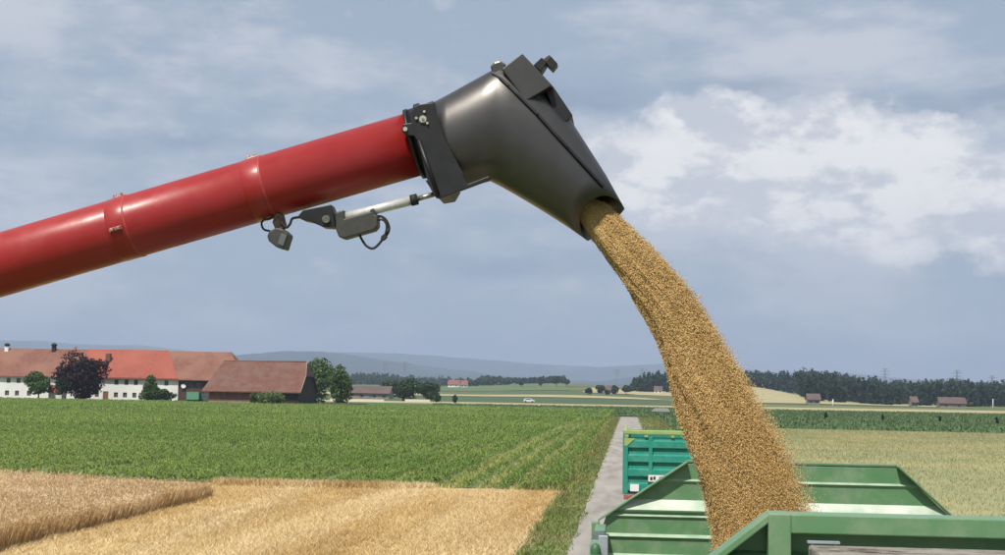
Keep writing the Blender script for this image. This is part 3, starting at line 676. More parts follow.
# ---------------------------------------------------------------- teal trailer on the track
YT = 26.0; xl = at(624, 470, YT).x; WT = 2.4; zt = at(640, 437, YT).z; zb = at(640, 494, YT).z
tt = thing('teal_trailer', (xl + WT / 2, YT + 2.5, 0), 'teal ribbed trailer parked on the track ahead', 'trailer')
q = MB()
for x in (xl, xl + 26 / F * YT - .035, xl + WT - .07): q.bbox((x, YT - .05, zb), (x + .07, YT + .05, zt))
q.bbox((xl, YT - .03, zb - .1), (xl + WT, YT + .06, zb - .002)); tw = q.build('end_wall', TEAL, tt, .008)
hb = (zt - zb) / 4
for k in range(4):
    a = zt - k * hb
    q = MB(); P0 = [(a, 0), (a - hb * .18, 0), (a - hb * .30, -.045), (a - hb * .72, -.045), (a - hb * .84, .03), (a - hb * .99, .03)]
    poly = [Vector((xl + .071, YT + o, z_)) for z_, o in P0] + [Vector((xl + .071, YT + .06, a - hb * .99)), Vector((xl + .071, YT + .06, a))]
    q.prism(poly, Vector((WT - .142, 0, 0))); q.build('board', TEAL, tw)
for s in (0, 1):                              # long sides
    x = xl + s * (WT - .05)
    for k in range(4):
        q = MB(); q.bbox((x, YT + .07, zt - (k + 1) * hb + .01), (x + .05, YT + 5.4, zt - k * hb)); q.build('side_board', TEAL, tt, .01)
    for yy in (1.4, 2.7, 4.0):
        q = MB(); q.bbox((x - .03 + s * .082, YT + yy, zb - .1), (x - .002 + s * .082, YT + yy + .08, zt)); q.build('stake', TEAL, tt)
q = MB(); q.bbox((xl, YT + 5.41, zb), (xl + WT, YT + 5.46, zt)); q.build('front_wall', TEAL, tt)
q = MB(); z1 = at(640, 430, YT).z; z0 = at(640, 434.2, YT).z
q.bbox((xl + .05, YT - .05, z0), (xl + WT - .05, YT + .05, z1)); 
for x in (xl, xl + WT - .06): q.bbox((x, YT + .055, z0), (x + .06, YT + 5.4, z1))
q.build('top_rail', LIME, tt, .012)
for x in (xl + .02, at(644.5, 436, YT).x, at(671, 436, YT).x, xl + 1.5, xl + WT - .08):
    q = MB(); q.bbox((x, YT - .04, zt + .002), (x + .06, YT + .03, z0 - .001)); q.build('rail_post', LIME, tt)
q = MB(); q.prism([(xl, YT - .055, zt - .02), (xl + .2, YT - .055, zt - .02), (xl + .05, YT - .055, zt - .16), (xl, YT - .055, zt - .16)], (0, .004, 0)); q.build('corner_gusset', LIME, tt)
q = MB(); q.bbox((xl + .1, YT + .2, zt - .6), (xl + WT - .1, YT + 5.3, zt - .5)); q.build('load_cover', TEALD, tt)
c = at(657, 478, YT); q = MB(); q.bbox((c.x - .16, YT - .075, c.z - .06), (c.x + .16, YT - .065, c.z + .06)); pl = q.build('number_plate', WHITE, tt)
for dx, wd, dz in ((-.105, .045, -.005), (-.048, .04, .004), (.045, .018, .0), (.082, .03, .008), (.122, .022, -.004)):
    q = MB(); q.bbox((c.x + dx - wd / 2, YT - .078, c.z + dz - .03), (c.x + dx + wd / 2, YT - .0755, c.z + dz + .03)); q.build('plate_mark', INK, pl)
q = MB(); q.bbox((c.x - .17, YT - .0645, c.z - .09), (c.x + .17, YT - .045, c.z + .05)); q.build('plate_holder', TEALD, tt)
c = at(634.5, 487, YT); q = MB(); q.bbox((c.x - .08, YT - .07, c.z - .07), (c.x + .08, YT - .06, c.z + .06)); q.build('warning_plate', WHITE, tt)
q = MB(); c = at(634, 496.5, YT); q.bbox((c.x - .19, YT - .11, c.z - .045), (c.x + .17, YT - .03, c.z + .045)); q.build('tail_lamp', REDL, tt, .015)
q = MB(); q.bbox((xl + WT - .45, YT - .11, c.z - .045), (xl + WT - .1, YT - .03, c.z + .045)); q.build('tail_lamp', REDL, tt, .015)
q = MB()
for s in (.7, 1.7): q.bbox((xl + s - .05, YT + .1, zb - .3), (xl + s + .05, YT + 6.2, zb - .11))
for yy in (1.1, 4.3): q.bbox((xl + .25, YT + yy - .06, .44), (xl + WT - .25, YT + yy + .06, .56)); q.bbox((xl + .6, YT + yy - .05, .56), (xl + WT - .6, YT + yy + .05, zb - .3))
q.build('chassis', TEALD, tt)
for yy in (1.1, 4.3):
    for s in (.25, WT - .25): wheel(tt, xl + s, YT + yy, .5, .34)
# ---------------------------------------------------------------- trees
BARK = mat('bark', (.09, .065, .045), (.06, .045, .03), 3, .9)
def leafmat(name, c, c2): return mat(name, c, c2, .35, .6, island=.4, trans=.28, spec=.25)
LEAF = {'green': leafmat('green foliage', (.055, .105, .026), (.08, .135, .034)), 'dark': leafmat('dark green foliage', (.028, .058, .018), (.04, .075, .022)),
        'copper': leafmat('copper beech foliage', (.022, .010, .014), (.034, .015, .017)), 'light': leafmat('light green foliage', (.13, .19, .06), (.17, .23, .08)),
        'pine': leafmat('conifer foliage', (.016, .036, .016), (.024, .048, .02))}
def leaves(P, Nn, size):
    n = len(P); nrm = Nn + rng.normal(0, .55, (n, 3)); nrm /= np.linalg.norm(nrm, axis=1)[:, None]
    t = np.cross(nrm, rng.normal(0, 1, (n, 3))); t /= np.linalg.norm(t, axis=1)[:, None]; b = np.cross(nrm, t)
    s = (size * rng.uniform(.6, 1.3, n))[:, None]
    return np.stack([P - t * s, P + b * s * .7, P + t * s, P - b * s * .7], 1).reshape(-1, 3)
def crown_pts(n, cx, cy, cz, rx, ry, rz_, lobes=9, shape='round', seed=None):
    Pl = []; Nl = []
    rs = np.random.default_rng(seed if seed is not None else rng.integers(1e9))
    cs = []
    for k in range(lobes):
        v = rs.normal(0, 1, 3); v /= np.linalg.norm(v); v *= rs.uniform(.35, .72)
        rad = rs.uniform(.36, .55)
        if shape == 'cone': hq = rs.uniform(-.9, .8); v = np.array([v[0] * (1 - hq) * .5, v[1] * (1 - hq) * .5, hq]); rad = .16 + .30 * (1 - hq) / 1.9
        cs.append((v, rad))
    cs.append((np.zeros(3), .5))
    for v, rad in cs:
        m2 = max(4, int(n * rad ** 2 / sum(c[1] ** 2 for c in cs)))
        d = rs.normal(0, 1, (m2, 3)); d /= np.linalg.norm(d, axis=1)[:, None]
        r_ = rad * rs.uniform(.45, 1.1, m2) ** .5
        Pl.append(v + d * r_[:, None]); Nl.append(d)
    P = np.concatenate(Pl); N_ = np.concatenate(Nl)
    return P * np.array([rx, ry, rz_]) + np.array([cx, cy, cz]), N_
def tree(name, label, px, ytop, ybase, Y, wpx, kind='green', trunk=.18, cat='tree', group=None, shape='round', n=2600, lobes=10, z0=None):
    b = at(px, ybase, Y); x = b.x; z0 = hz(x, Y) if z0 is None else z0
    h = max(at(px, ytop, Y).z - z0, 1.2 if wpx < 4 else 3.0); rx = wpx / 2 / F * Y * (1.15 if wpx > 4 else 1); h *= 1.04
    t = thing(name, (x, Y, z0), label, cat, group)
    q = MB(); r0 = max(.05, min(h * .025, .45))
    q.tube([(x, Y, z0 - .05), (x + .03 * h, Y, z0 + h * .3), (x, Y, z0 + h * .75)], [r0 * 1.25, r0, r0 * .3], 8)
    for k in range(6):
        a = k * 1.05 + .4; q.tube([(x, Y, z0 + h * (.22 + .07 * k)), (x + math.cos(a) * rx * .6, Y + math.sin(a) * rx * .6, z0 + h * (.42 + .07 * k))], [r0 * .5, r0 * .12], 5)
    q.build('trunk', BARK, t)
    cz = z0 + h * (trunk + (1 - trunk) / 2); P, N_ = crown_pts(n, 0, 0, cz - z0, rx * 1.02, rx * .95, h * (1 - trunk) / 2 * 1.04, lobes, shape)
    P[:, 2] = np.maximum(P[:, 2], .05)
    ls = max(.10, 1.75 * math.sqrt(rx * h * 3 / n))
    c = fast('crown', leaves(P, N_, ls), np.arange(len(P) * 4), LEAF[kind], 4, parent=t)
    return t
tree('copper_beech', 'dark purple copper beech in front of the farmhouse', 82, 355, 399.5, 312, 50, 'copper', .08, n=6000, lobes=20)
tree('orchard_tree', 'small round green tree at the left end of the farmhouse', 38, 374, 399, 312, 32, 'green', .18, n=2600)
tree('orchard_tree', 'small green tree just left of the copper beech', 65, 375, 400, 310, 18, 'dark', .15, n=1500)
tree('yard_tree', 'pointed green tree against the white farmhouse wall', 150, 375, 402, 312, 27, 'green', .06, shape='cone', n=2400, lobes=14)
tree('yard_shrub', 'low dark shrub beside the pointed tree', 166, 391, 402, 311, 18, 'dark', .02, 'shrub', n=900)
tree('yard_shrub', 'round light green bush in front of the dark barn', 271, 390.5, 408, 293, 27, 'light', .02, 'shrub', n=1700)
tree('yard_shrub', 'small bush left of the barn bush', 254, 397, 407, 294, 10, 'green', .02, 'shrub', n=500)
tree('walnut_tree', 'tall broad green tree behind the barn gable', 314, 357, 403, 326, 44, 'green', .08, n=5200, lobes=14)
tree('walnut_tree', 'dense green tree right of the barn', 337, 367, 404, 300, 26, 'green', .06, n=3600, lobes=12)
tree('hedge_tree', 'big dark tree standing in the fields right of the barn', 408, 379, 403.5, 470, 24, 'dark', .04, n=2000)
tree('hedge_tree', 'dark round tree at the right of the field clump', 428, 381, 403.5, 470, 26, 'dark', .04, n=2000)
tree('hedge_tree', 'small dark tree above the red roofed house', 391, 381, 399, 640, 22, 'dark', .05, n=1200)
tree('hedge_tree', 'low dark bush at the foot of the field clump', 436, 397, 404.5, 440, 9, 'dark', .02, 'shrub', n=400)
tree('hedge_tree', 'low bush at the edge of the straw strip', 455, 399, 404, 440, 6, 'dark', .02, 'shrub', n=300)
for px, yt, wp, lb in ((521, 384, 5, 'leftmost small tree on the rising meadow'), (541, 382, 5, 'slim tree below the dark copse'), (556, 382.5, 8, 'round tree in the middle of the far slope'), (566, 384, 9, 'broad round tree on the far slope'), (588, 391.5, 7, 'little round tree at the bottom of the far slope')):
    Yt = 1150 if px < 580 else 820
    b = at(px, yt, Yt); zz_ = hz(b.x, Yt)
    tree('field_tree', lb, px, max(yt, 0) if b.z - zz_ > 4 else yt - 5, 400, Yt, wp, 'dark', .12, group='trees dotted on the far slope', n=300, lobes=6)
for px, wp, lb in ((600, 10, 'dark tree left of the far red roofed farm'), (616, 9, 'dark tree right of the far red roofed farm'), (626, 12, 'bushy tree further right of the far farm'), (607, 6, 'low tree before the far red roofed farm')):
    Yt = 900 if px != 607 else 850; b = at(px, 384.5, Yt)
    tree('farm_tree', lb, px, 384.5 if px != 607 else 391, 400, Yt, wp, 'dark', .05, group='trees round the far farm', n=350, lobes=6)
# small dark shrubs standing in a row in the green crop
for k, (px, py) in enumerate(((826, 418), (883, 420), (940, 421.5), (997, 423.5))):
    p = gnd(px, py, .2); lb = ['leftmost', 'second', 'third', 'rightmost'][k] + ' of four tiny dark shrubs in the right green field'
    tree('field_shrub', lb, px, py - 3.2, py, p.y, 3.2, 'pine', .02, 'shrub', 'tiny shrubs in the green field', n=120, lobes=4)
# ---------------------------------------------------------------- farm buildings
ROOFN = mat('new orange roof tiles', (.30, .075, .045), (.255, .062, .038), 1.3, .8, bump=.5, bscale=5, col3=(.33, .09, .055), scale3=.15)
ROOFO = mat('weathered brown roof tiles', (.205, .085, .056), (.16, .066, .046), 1.2, .85, bump=.6, bscale=5, col3=(.23, .11, .075), scale3=.2)
ROOFB = mat('old barn roof tiles', (.165, .068, .043), (.12, .052, .036), 1.8, .9, bump=.7, bscale=5, col3=(.155, .085, .066), scale3=.5, lo=.38, hi=.62)
WASH = mat('white lime wash', (.74, .74, .72), (.66, .66, .63), .4, .9, col3=(.78, .78, .76), scale3=.2)
WOODR = mat('red brown boards', (.20, .09, .06), (.14, .065, .045), .6, .9, stretch=(4, 1, .3))
WOODD = mat('black brown boards', (.035, .026, .02), (.022, .017, .014), .6, .9, stretch=(4, 1, .3))
PANE = mat('window pane', (.05, .055, .06), rough=.15)
FRAME = mat('window frame', (.30, .27, .24), rough=.6)
def facade(x0, x1, z0, z1, y, holes, depth=.25):
    q = MB(); xs = sorted({x0, x1, *[h[0] for h in holes], *[h[1] for h in holes]}); zs = sorted({z0, z1, *[h[2] for h in holes], *[h[3] for h in holes]})
    for i in range(len(xs) - 1):
        for j in range(len(zs) - 1):
            mx, mz = (xs[i] + xs[i + 1]) / 2, (zs[j] + zs[j + 1]) / 2
            if any(h[0] < mx < h[1] and h[2] < mz < h[3] for h in holes): continue
            q.add([(xs[i], y, zs[j]), (xs[i + 1], y, zs[j]), (xs[i + 1], y, zs[j + 1]), (xs[i], y, zs[j + 1])], [(0, 1, 2, 3)])
    for a, b, c, d in holes:
        f = [(a, c), (b, c), (b, d), (a, d)]
        for k in range(4):
            (p, r_), (s, t) = f[k], f[(k + 1) % 4]; q.add([(p, y, r_), (s, y, t), (s, y + depth, t), (p, y + depth, r_)], [(0, 1, 2, 3)])
    return q
def window(parent, a, b, c, d, y, depth=.2, m2=None):
    q = MB(); y = y + depth; f = .09
    q.bbox((a, y, c), (b, y + .05, c + f)); q.bbox((a, y, d - f), (b, y + .05, d)); q.bbox((a, y, c + f), (a + f, y + .05, d - f)); q.bbox((b - f, y, c + f), (b, y + .05, d - f)); q.bbox(((a + b) / 2 - .04, y + .005, c + f), ((a + b) / 2 + .04, y + .045, d - f))
    w_ = q.build('window', FRAME, parent); q = MB(); q.bbox((a + .01, y + .06, c + .01), (b - .01, y + .08, d - .01)); q.build('pane', m2 or PANE, w_)
YH = 323.0; DP = 13.0
def XH(px, Y=YH): return at(px, 390, Y).x
fh = thing('farmhouse', (XH(65), YH + DP / 2, 0), 'long whitewashed farmhouse with orange and brown tiled roof', 'farmhouse')
xa, xb, xc_ = XH(-60), XH(76), XH(178); ze = at(60, 374.5, YH).z; ridgez = at(90, 350.3, YH + DP / 2).z
wins = []
for px in (8, 18, 60, 116, 126, 135.5, 166): x = XH(px); wins.append((x - .5, x + .5, 3.9, 5.1))
for px in (7, 17, 29, 97, 116, 125, 134.5): x = XH(px); wins.append((x - .5, x + .5, .9, 2.1))
door = (XH(103), XH(108.5), .02, 2.3); holes = wins + [door]
wl = facade(xa, xc_, -.05, ze, YH, holes)
wl.add([(xc_, YH, -.05), (xc_, YH + DP, -.05), (xc_, YH + DP, ze), (xc_, YH + DP / 2, ridgez - .4), (xc_, YH, ze)], [(0, 1, 2, 3, 4)])
wl.add([(xa, YH, -.05), (xa, YH + DP, -.05), (xa, YH + DP, ze), (xa, YH + DP / 2, ridgez - .4), (xa, YH, ze)], [(0, 1, 2, 3, 4)]); wl.add([(xa, YH + DP, -.05), (xc_, YH + DP, -.05), (xc_, YH + DP, ze), (xa, YH + DP, ze)], [(0, 1, 2, 3)])
wl.build('wall', WASH, fh)
for wv in wins: window(fh, *wv, YH)
q = MB(); q.bbox((door[0] + .02, YH + .12, .03), (door[1] - .02, YH + .18, 2.28)); q.build('door', mat('brown door', (.22, .09, .045), rough=.6), fh)
def gable_roof(x0, x1, y0, dp, ze_, zr, over, th, m, parent, name='roof', zr1=None):
    zr1 = zr if zr1 is None else zr1; q = MB(); yr = y0 + dp / 2; sl = (zr - ze_) / (dp / 2); dz = over * sl
    for sgn, ye in ((-1, y0 - over), (1, y0 + dp + over)):
        P = [(x0, ye, ze_ - dz), (x1, ye, ze_ - dz), (x1, yr, zr1), (x0, yr, zr)]; q.prism([Vector(p) for p in P], Vector((0, 0, th)))
    return q.build(name, m, parent)
ra = gable_roof(xa - .5, xb - .03, YH, DP, ze, ridgez, .8, .22, ROOFO, fh); tag(ra, 'weathered brown roof section')
slr = (ridgez - ze) / (DP / 2); xre, xrr = xc_ + .1, at(168, 353, YH + DP / 2).x; q = MB()
for ye in (YH - .8, YH + DP + .8): q.prism([(xb + .03, ye, ze - .8 * slr), (xre, ye, ze - .8 * slr), (xrr, YH + DP / 2, ridgez), (xb + .03, YH + DP / 2, ridgez)], (0, 0, .30))
rb = q.build('roof', ROOFN, fh); tag(rb, 'newer bright orange roof section')
q = MB(); q.bbox((xa, YH - .5, ze - .62), (xc_, YH - .02, ze - .5)); q.build('gutter', WOODD, fh)
for px, yt in ((7, 343), (54, 343)):             # ventilators on the ridge
    x = at(px, 350, YH + 6).x; q = MB(); zt_ = at(px, yt, YH + 6).z; q.bbox((x - .45, YH + 5.6, ridgez - 1.6), (x + .45, YH + 6.4, zt_ - .75)); ch = q.build('chimney', WASH if px < 10 else WOODD, fh)
    q = MB(); q.tube([(x, YH + 6, zt_ - .74), (x, YH + 6, zt_ - .6), (x, YH + 6, zt_ - .25), (x, YH + 6, zt_)], [.5, .72, .66, .2], 10); q.build('chimney_cap', WOODD, ch)
x = at(108, 358, YH + 3).x; q = MB(); zc = at(108, 353.5, YH + 3.4).z; q.bbox((x - .55, YH + 2.9, zc - 2.4), (x + .55, YH + 3.9, zc)); q.build('chimney', mat('chimney brick', (.14, .07, .05), rough=.9), fh)
q = MB(); x = at(75, 350, YH + 6).x; q.prism([(x - .4, YH - .6, ze - .1), (x + .2, YH - .6, ze - .1), (x + .25, YH + DP / 2, ridgez + .75), (x - .35, YH + DP / 2, ridgez + .75)], (0, .25, .1)); q.build('fire_wall_coping', ROOFO, fh)
# timber wing
fw = thing('timber_wing', (XH(205), YH + 8, 0), 'brown timber barn wing joining the right end of the farmhouse', 'barn')
x0, x1 = xc_ + .15, XH(240); y0 = YH + .3; DW = DP - .6; zew = ze - .05; zrw = ridgez - .12
yr_ = y0 + DW / 2
hol = [(XH(186, y0) - .5, XH(186, y0) + .5, 3.2, 4.7), (XH(191, y0) - .5, XH(191, y0) + .5, 3.2, 4.7), (XH(198, y0) - .6, XH(198, y0) + .6, 3.2, 4.7)]
q = facade(x0, x1, -.05, zew, y0, hol); q.add([(x1, y0, -.05), (x1, y0 + DW, -.05), (x1, y0 + DW, zew), (x1, y0, zew)], [(0, 1, 2, 3)]); q.add([(x0, y0, -.05), (x0, y0 + DW, -.05), (x0, y0 + DW, zew), (x0, yr_, zrw - .3), (x0, y0, zew)], [(0, 1, 2, 3, 4)]); q.build('wall', mat('dark brown wing boards', (.085, .05, .038), (.06, .036, .028), .6, .9, stretch=(4, 1, .3)), fw)
for h_ in hol: window(fw, *h_, y0)
q = MB(); th = Vector((0, 0, .22)); yr = y0 + DW / 2; xr = XH(235)
q.prism([(xre + .06, y0 - 1.0, zew - .85), (x1 + .6, y0 - 1.0, zew - .85), (xr - 3, yr, zrw), (xrr + .1, yr, zrw)], th); q.prism([(xre + .06, y0 + DW + .7, zew - .85), (x1 + .6, y0 + DW + .7, zew - .85), (xr - 3, yr, zrw), (xrr + .1, yr, zrw)], th); q.prism([(x1 + .6, y0 - 1.0, zew - .85), (x1 + .6, y0 + DW + .7, zew - .85), (xr - 3, yr, zrw)], th)
q.build('roof', ROOFO, fw)
q = MB(); c = at(183.5, 386, y0 - .3); q.tube([c, c + Vector((.02, -.12, .02))], [.25, .55], 18); q.tube([c, c + Vector((0, .35, 0))], .05, 6); q.build('dish', WHITE, fw)
# old barn
YB = 300.0; DB = 16.0
bn = thing('old_barn', (XH(258, YB), YB + DB / 2, 0), 'old red brown barn with half-hipped tiled roof and dark gable', 'barn')
bx0, bx1, bxm = XH(209, YB), XH(299, YB), XH(251, YB); zeb = at(255, 389, YB).z; zrb = at(262, 362.3, YB + DB / 2).z
q = facade(bx0, bxm, -.05, zeb, YB, [(XH(225, YB) - .4, XH(225, YB) + .4, 1.0, 1.9), (XH(239, YB) - .4, XH(239, YB) + .4, 1.0, 1.9)]); wb = q.build('wall', WOODR, bn); tag(wb, 'reddish board wall with two small windows')
for px in (225, 239): window(bn, XH(px, YB) - .4, XH(px, YB) + .4, 1.0, 1.9, YB)
q = MB(); q.add([(bxm, YB, -.05), (bx1, YB, -.05), (bx1, YB, zeb), (bxm, YB, zeb)], [(0, 1, 2, 3)]); zk = zeb + (zrb - zeb) * .48; yk0 = YB + DB / 2 * .48; yk1 = YB + DB - DB / 2 * .48
q.add([(bx1, YB, -.05), (bx1, YB + DB, -.05), (bx1, YB + DB, zeb), (bx1, yk1, zk), (bx1, yk0, zk), (bx1, YB, zeb)], [(0, 1, 2, 3, 4, 5)]); q.add([(bx0, YB, -.05), (bx0, YB + DB, -.05), (bx0, YB + DB, zeb), (bx0, YB, zeb)], [(0, 1, 2, 3)]); q.add([(bx0, YB + DB, -.05), (bx1, YB + DB, -.05), (bx1, YB + DB, zeb), (bx0, YB + DB, zeb)], [(0, 1, 2, 3)]); wb = q.build('wall', WOODD, bn); tag(wb, 'black weathered board wall and gable')
q = MB(); q.bbox((bx0 - .03, YB - .12, -.05), (bxm, YB - .004, .75)); q.build('plinth', mat('pale plinth', (.32, .24, .19), (.25, .18, .14), .8, .9), bn)
q = MB(); ov = 1.0; sl = (zrb - zeb) / (DB / 2); ex = bx1 + .55; rx0, rx1 = XH(223, YB + 8), XH(306, YB + 8); hx0 = XH(203, YB); tz = Vector((0, 0, .25))
ye0, ye1 = YB - ov, YB + DB + ov; zl = zeb - ov * sl; yr = YB + DB / 2
for ye, yk in ((ye0, yk0), (ye1, yk1)):
    q.prism([(hx0, ye, zl), (ex, ye, zl), (ex, yk, zk + .05), (rx1, yr, zrb), (rx0, yr, zrb)], tz)
q.prism([(ex, yk0, zk + .05), (ex, yk1, zk + .05), (rx1, yr, zrb)], tz); q.prism([(hx0, ye0, zl), (hx0, ye1, zl), (rx0, yr, zrb)], tz)
rf = q.build('roof', ROOFB, bn)
q = MB(); q.tube([(rx0, yr, zrb + .27), (rx1, yr, zrb + .27)], .16, 8); q.build('ridge_tiles', ROOFO, rf)
for yy, zz_ in ((ye0, zl),):
    q = MB(); q.tube([(ex + .02, yy, zz_ + .2), (ex + .02, yk0, zk + .3)], .09, 6); q.tube([(ex + .02, yk0, zk + .3), (rx1, yr, zrb + .3)], .09, 6); q.build('verge_board', mat('pale verge', (.36, .25, .18), rough=.9), rf)
# small things in the yard
fs = thing('orange_shed', (at(55, 398, 314).x, 315.2, 0), 'small shed with orange roof between the orchard trees', 'shed')
c = at(55, 398, 314); q = MB(); q.bbox((c.x - 1.6, 314, 0), (c.x + 1.6, 316.4, 2.1)); q.build('wall', WASH, fs); gable_roof(c.x - 1.9, c.x + 1.9, 314, 2.4, 2.12, 3.5, .3, .15, ROOFN, fs)
c = at(194, 397, 305); ft = thing('farm_wagon', (c.x, 305, 0), 'green farm wagon parked before the timber wing', 'wagon')
q = MB(); q.bbox((c.x - 1.4, 304, .9), (c.x + 1.4, 308, 2.6)); q.build('box', mat('wagon green', (.10, .26, .17), rough=.6), ft); q = MB(); q.bbox((c.x - 1.3, 304.2, .5), (c.x + 1.3, 307.8, .89)); q.build('chassis', TEALD, ft)
for s in (-.95, .95):
    for yy in (304.8, 307.2): wheel(ft, c.x + s, yy, .45, .3)
c = at(206, 398, 306); fc = thing('cart', (c.x, 306, 0), 'dark bluish cart beside the green wagon', 'cart')
q = MB(); q.bbox((c.x - 1.1, 305.2, .8), (c.x + 1.0, 307.6, 2.3)); q.build('box', mat('cart grey', (.06, .085, .09), rough=.7), fc)
for s in (-.8, .7): wheel(fc, c.x + s, 306.4, .5, .3)
YW = 296; q = MB(); xa_, xb_ = at(321, 405, YW).x, at(367, 405, YW).x; q.bbox((xa_, YW, -.05), (xb_, YW + .4, .75)); q.bbox((xa_ - .1, YW - .06, .755), (xb_ + .1, YW + .46, .85)); tag(q.build('yard_wall', mat('old wall', (.17, .15, .12), (.12, .10, .08), 1.2, .9)), 'low grey yard wall right of the barn', 'wall')
for k, (p0, p1, Yw) in enumerate(((330, 384, 420), (405, 430, 452))):
    q = MB(); xa_, xb_ = at(p0, 400, Yw).x, at(p1, 400, Yw).x
    q.bbox((xa_, Yw, .0), (xb_, Yw + .15, .9)); tag(q.build('pale_fence', mat('pale fence boards', (.60, .57, .46), rough=.8)), ['long pale fence below the red roofed house', 'short white fence beneath the dark field clump'][k], 'fence')
# ---------------------------------------------------------------- far houses
def house(name, label, px0, px1, ytop, yeave, Y, dp, wallm, roofm, z0=None, group=None):
    a, b = at(px0, yeave, Y), at(px1, yeave, Y); zg = hz((a.x + b.x) / 2, Y) if z0 is None else z0
    ze_ = max(a.z, zg + 2.4); zr = max(at(px0, ytop, Y + dp / 2).z, ze_ + 2.5)
    t = thing(name, ((a.x + b.x) / 2, Y + dp / 2, zg), label, 'house', group)
    nwin = max(2, int((b.x - a.x) / 4.5)); hs = []
    for k in range(nwin):
        x = a.x + (k + .5) * (b.x - a.x) / nwin; hs.append((x - .6, x + .6, ze_ - 1.9, ze_ - .7))
    q = facade(a.x, b.x, zg - 1, ze_, Y, hs)
    for xx in (a.x, b.x): q.add([(xx, Y, zg - 1), (xx, Y + dp, zg - 1), (xx, Y + dp, ze_), (xx, Y + dp / 2, zr - .2), (xx, Y, ze_)], [(0, 1, 2, 3, 4)])
    q.add([(a.x, Y + dp, zg - 1), (b.x, Y + dp, zg - 1), (b.x, Y + dp, ze_), (a.x, Y + dp, ze_)], [(0, 1, 2, 3)])
    q.build('wall', wallm, t)
    for h_ in hs: window(t, *h_, Y)
    gable_roof(a.x - .5, b.x + .5, Y, dp, ze_, zr, .7, .2, roofm, t)
    return t
ROOFF = mat('muted red roof', (.125, .085, .075), (.10, .07, .06), .3, .9)
ROOFV = mat('village roof tiles', (.24, .095, .065), (.19, .08, .055), .3, .9)
GREYW = mat('greyish plaster', (.27, .245, .21), (.21, .19, .165), .3, .9)
house('red_roof_house', 'low house with muted red roof right of the barn trees', 341, 369, 387.5, 392.5, 560, 11, GREYW, ROOFF)
house('red_roof_house', 'right hand low red roofed house beside the barn trees', 369.5, 389, 388, 394, 545, 10, GREYW, ROOFF)
house('village_house', 'far orange roofed house on the hill left of the copse', 448, 459, 380, 384, 1300, 12, WASH, ROOFV)
house('village_house', 'smaller far orange roofed house beside its twin', 461, 467, 380.5, 384.5, 1290, 10, WASH, ROOFV)
house('far_farm', 'tiny far red roofed farm among trees on the plain', 603, 613, 386, 389.5, 900, 11, WASH, ROOFF)
house('far_farm', 'tiny pinkish house below the dark wood', 654.5, 662, 389, 391.5, 1000, 11, WASH, ROOFF)
house('far_farm', 'low brown roofed farm below the wooded hill at right', 940, 966, 405.5, 407.5, 690, 8, GREYW, ROOFF)
house('far_farm', 'small brown roofed shed below the wood, left of the white mast', 808, 820, 402, 404, 700, 8, GREYW, ROOFF)
house('far_farm', 'small pale house in the gap of the wooded hill', 912, 918, 401.5, 403.5, 700, 8, GREYW, ROOFF)
# white mast, white vans, little field shelter
c = gnd(833, 408, 0); q = MB(); zt_ = at(833, 399, 560).z; x = at(833, 400, 560).x; q.tube([(x, 560, -.1), (x, 560, zt_)], [.2, .16], 8); mk = q.build('white_mast', WHITE); tag(mk, 'short white mast before the wooded hill', 'mast')
c = at(993, 403, 560); q = MB(); q.tube([(c.x, 560, -.1), (c.x, 560, c.z + 1.6)], [.16, .14], 8); tag(q.build('white_mast', WHITE), 'white post at the far right edge of the plain', 'mast')
def car(label, px, Y):
    c = at(px, 403, Y); zg = hz(c.x, Y) + .12; t = thing('white_car', (c.x, Y, zg), label, 'car')
    P = [(-1.95, .3), (1.95, .3), (1.98, .75), (1.2, .92), (.55, 1.45), (-1.3, 1.5), (-1.9, 1.0)]
    q = MB(); q.prism([(c.x + a, Y, zg + b) for a, b in P], (0, 1.7, 0)); q.build('body', WHITE, t, .05)
    q = MB(); q.prism([(c.x + a, Y - .01, zg + b) for a, b in ((-1.5, .98), (.95, .98), (.45, 1.36), (-1.2, 1.38))], (0, -.01, 0)); q.build('window', PANE, t)
    for s in (-1.25, 1.25):
        q = MB(); q.tube([(c.x + s, Y - .03, zg + .31), (c.x + s, Y + .2, zg + .31)], .31, 14); q.build('wheel', TYRE, t)
car('small white car on the distant field road', 529, 505)
c = at(661, 413, 232); fs = thing('field_shelter', (c.x, 233.5, 0), 'small grey field shelter right of the track end', 'shelter')
q = MB(); q.prism([(c.x - 1.6, 232, 1.0), (c.x + 1.5, 232, 1.0), (c.x + 1.2, 235, 1.5), (c.x - 1.0, 235, 1.5)], (0, 0, .08)); q.build('roof', mat('grey shelter sheet', (.17, .18, .15), rough=.8), fs)
for dx, yy in ((-1.3, 232.3), (1.2, 232.3), (-.8, 234.6), (1.0, 234.6)):
    q = MB(); q.tube([(c.x + dx, yy, -.05), (c.x + dx, yy, 1.02)], .05, 6); q.build('post', GREYW, fs)
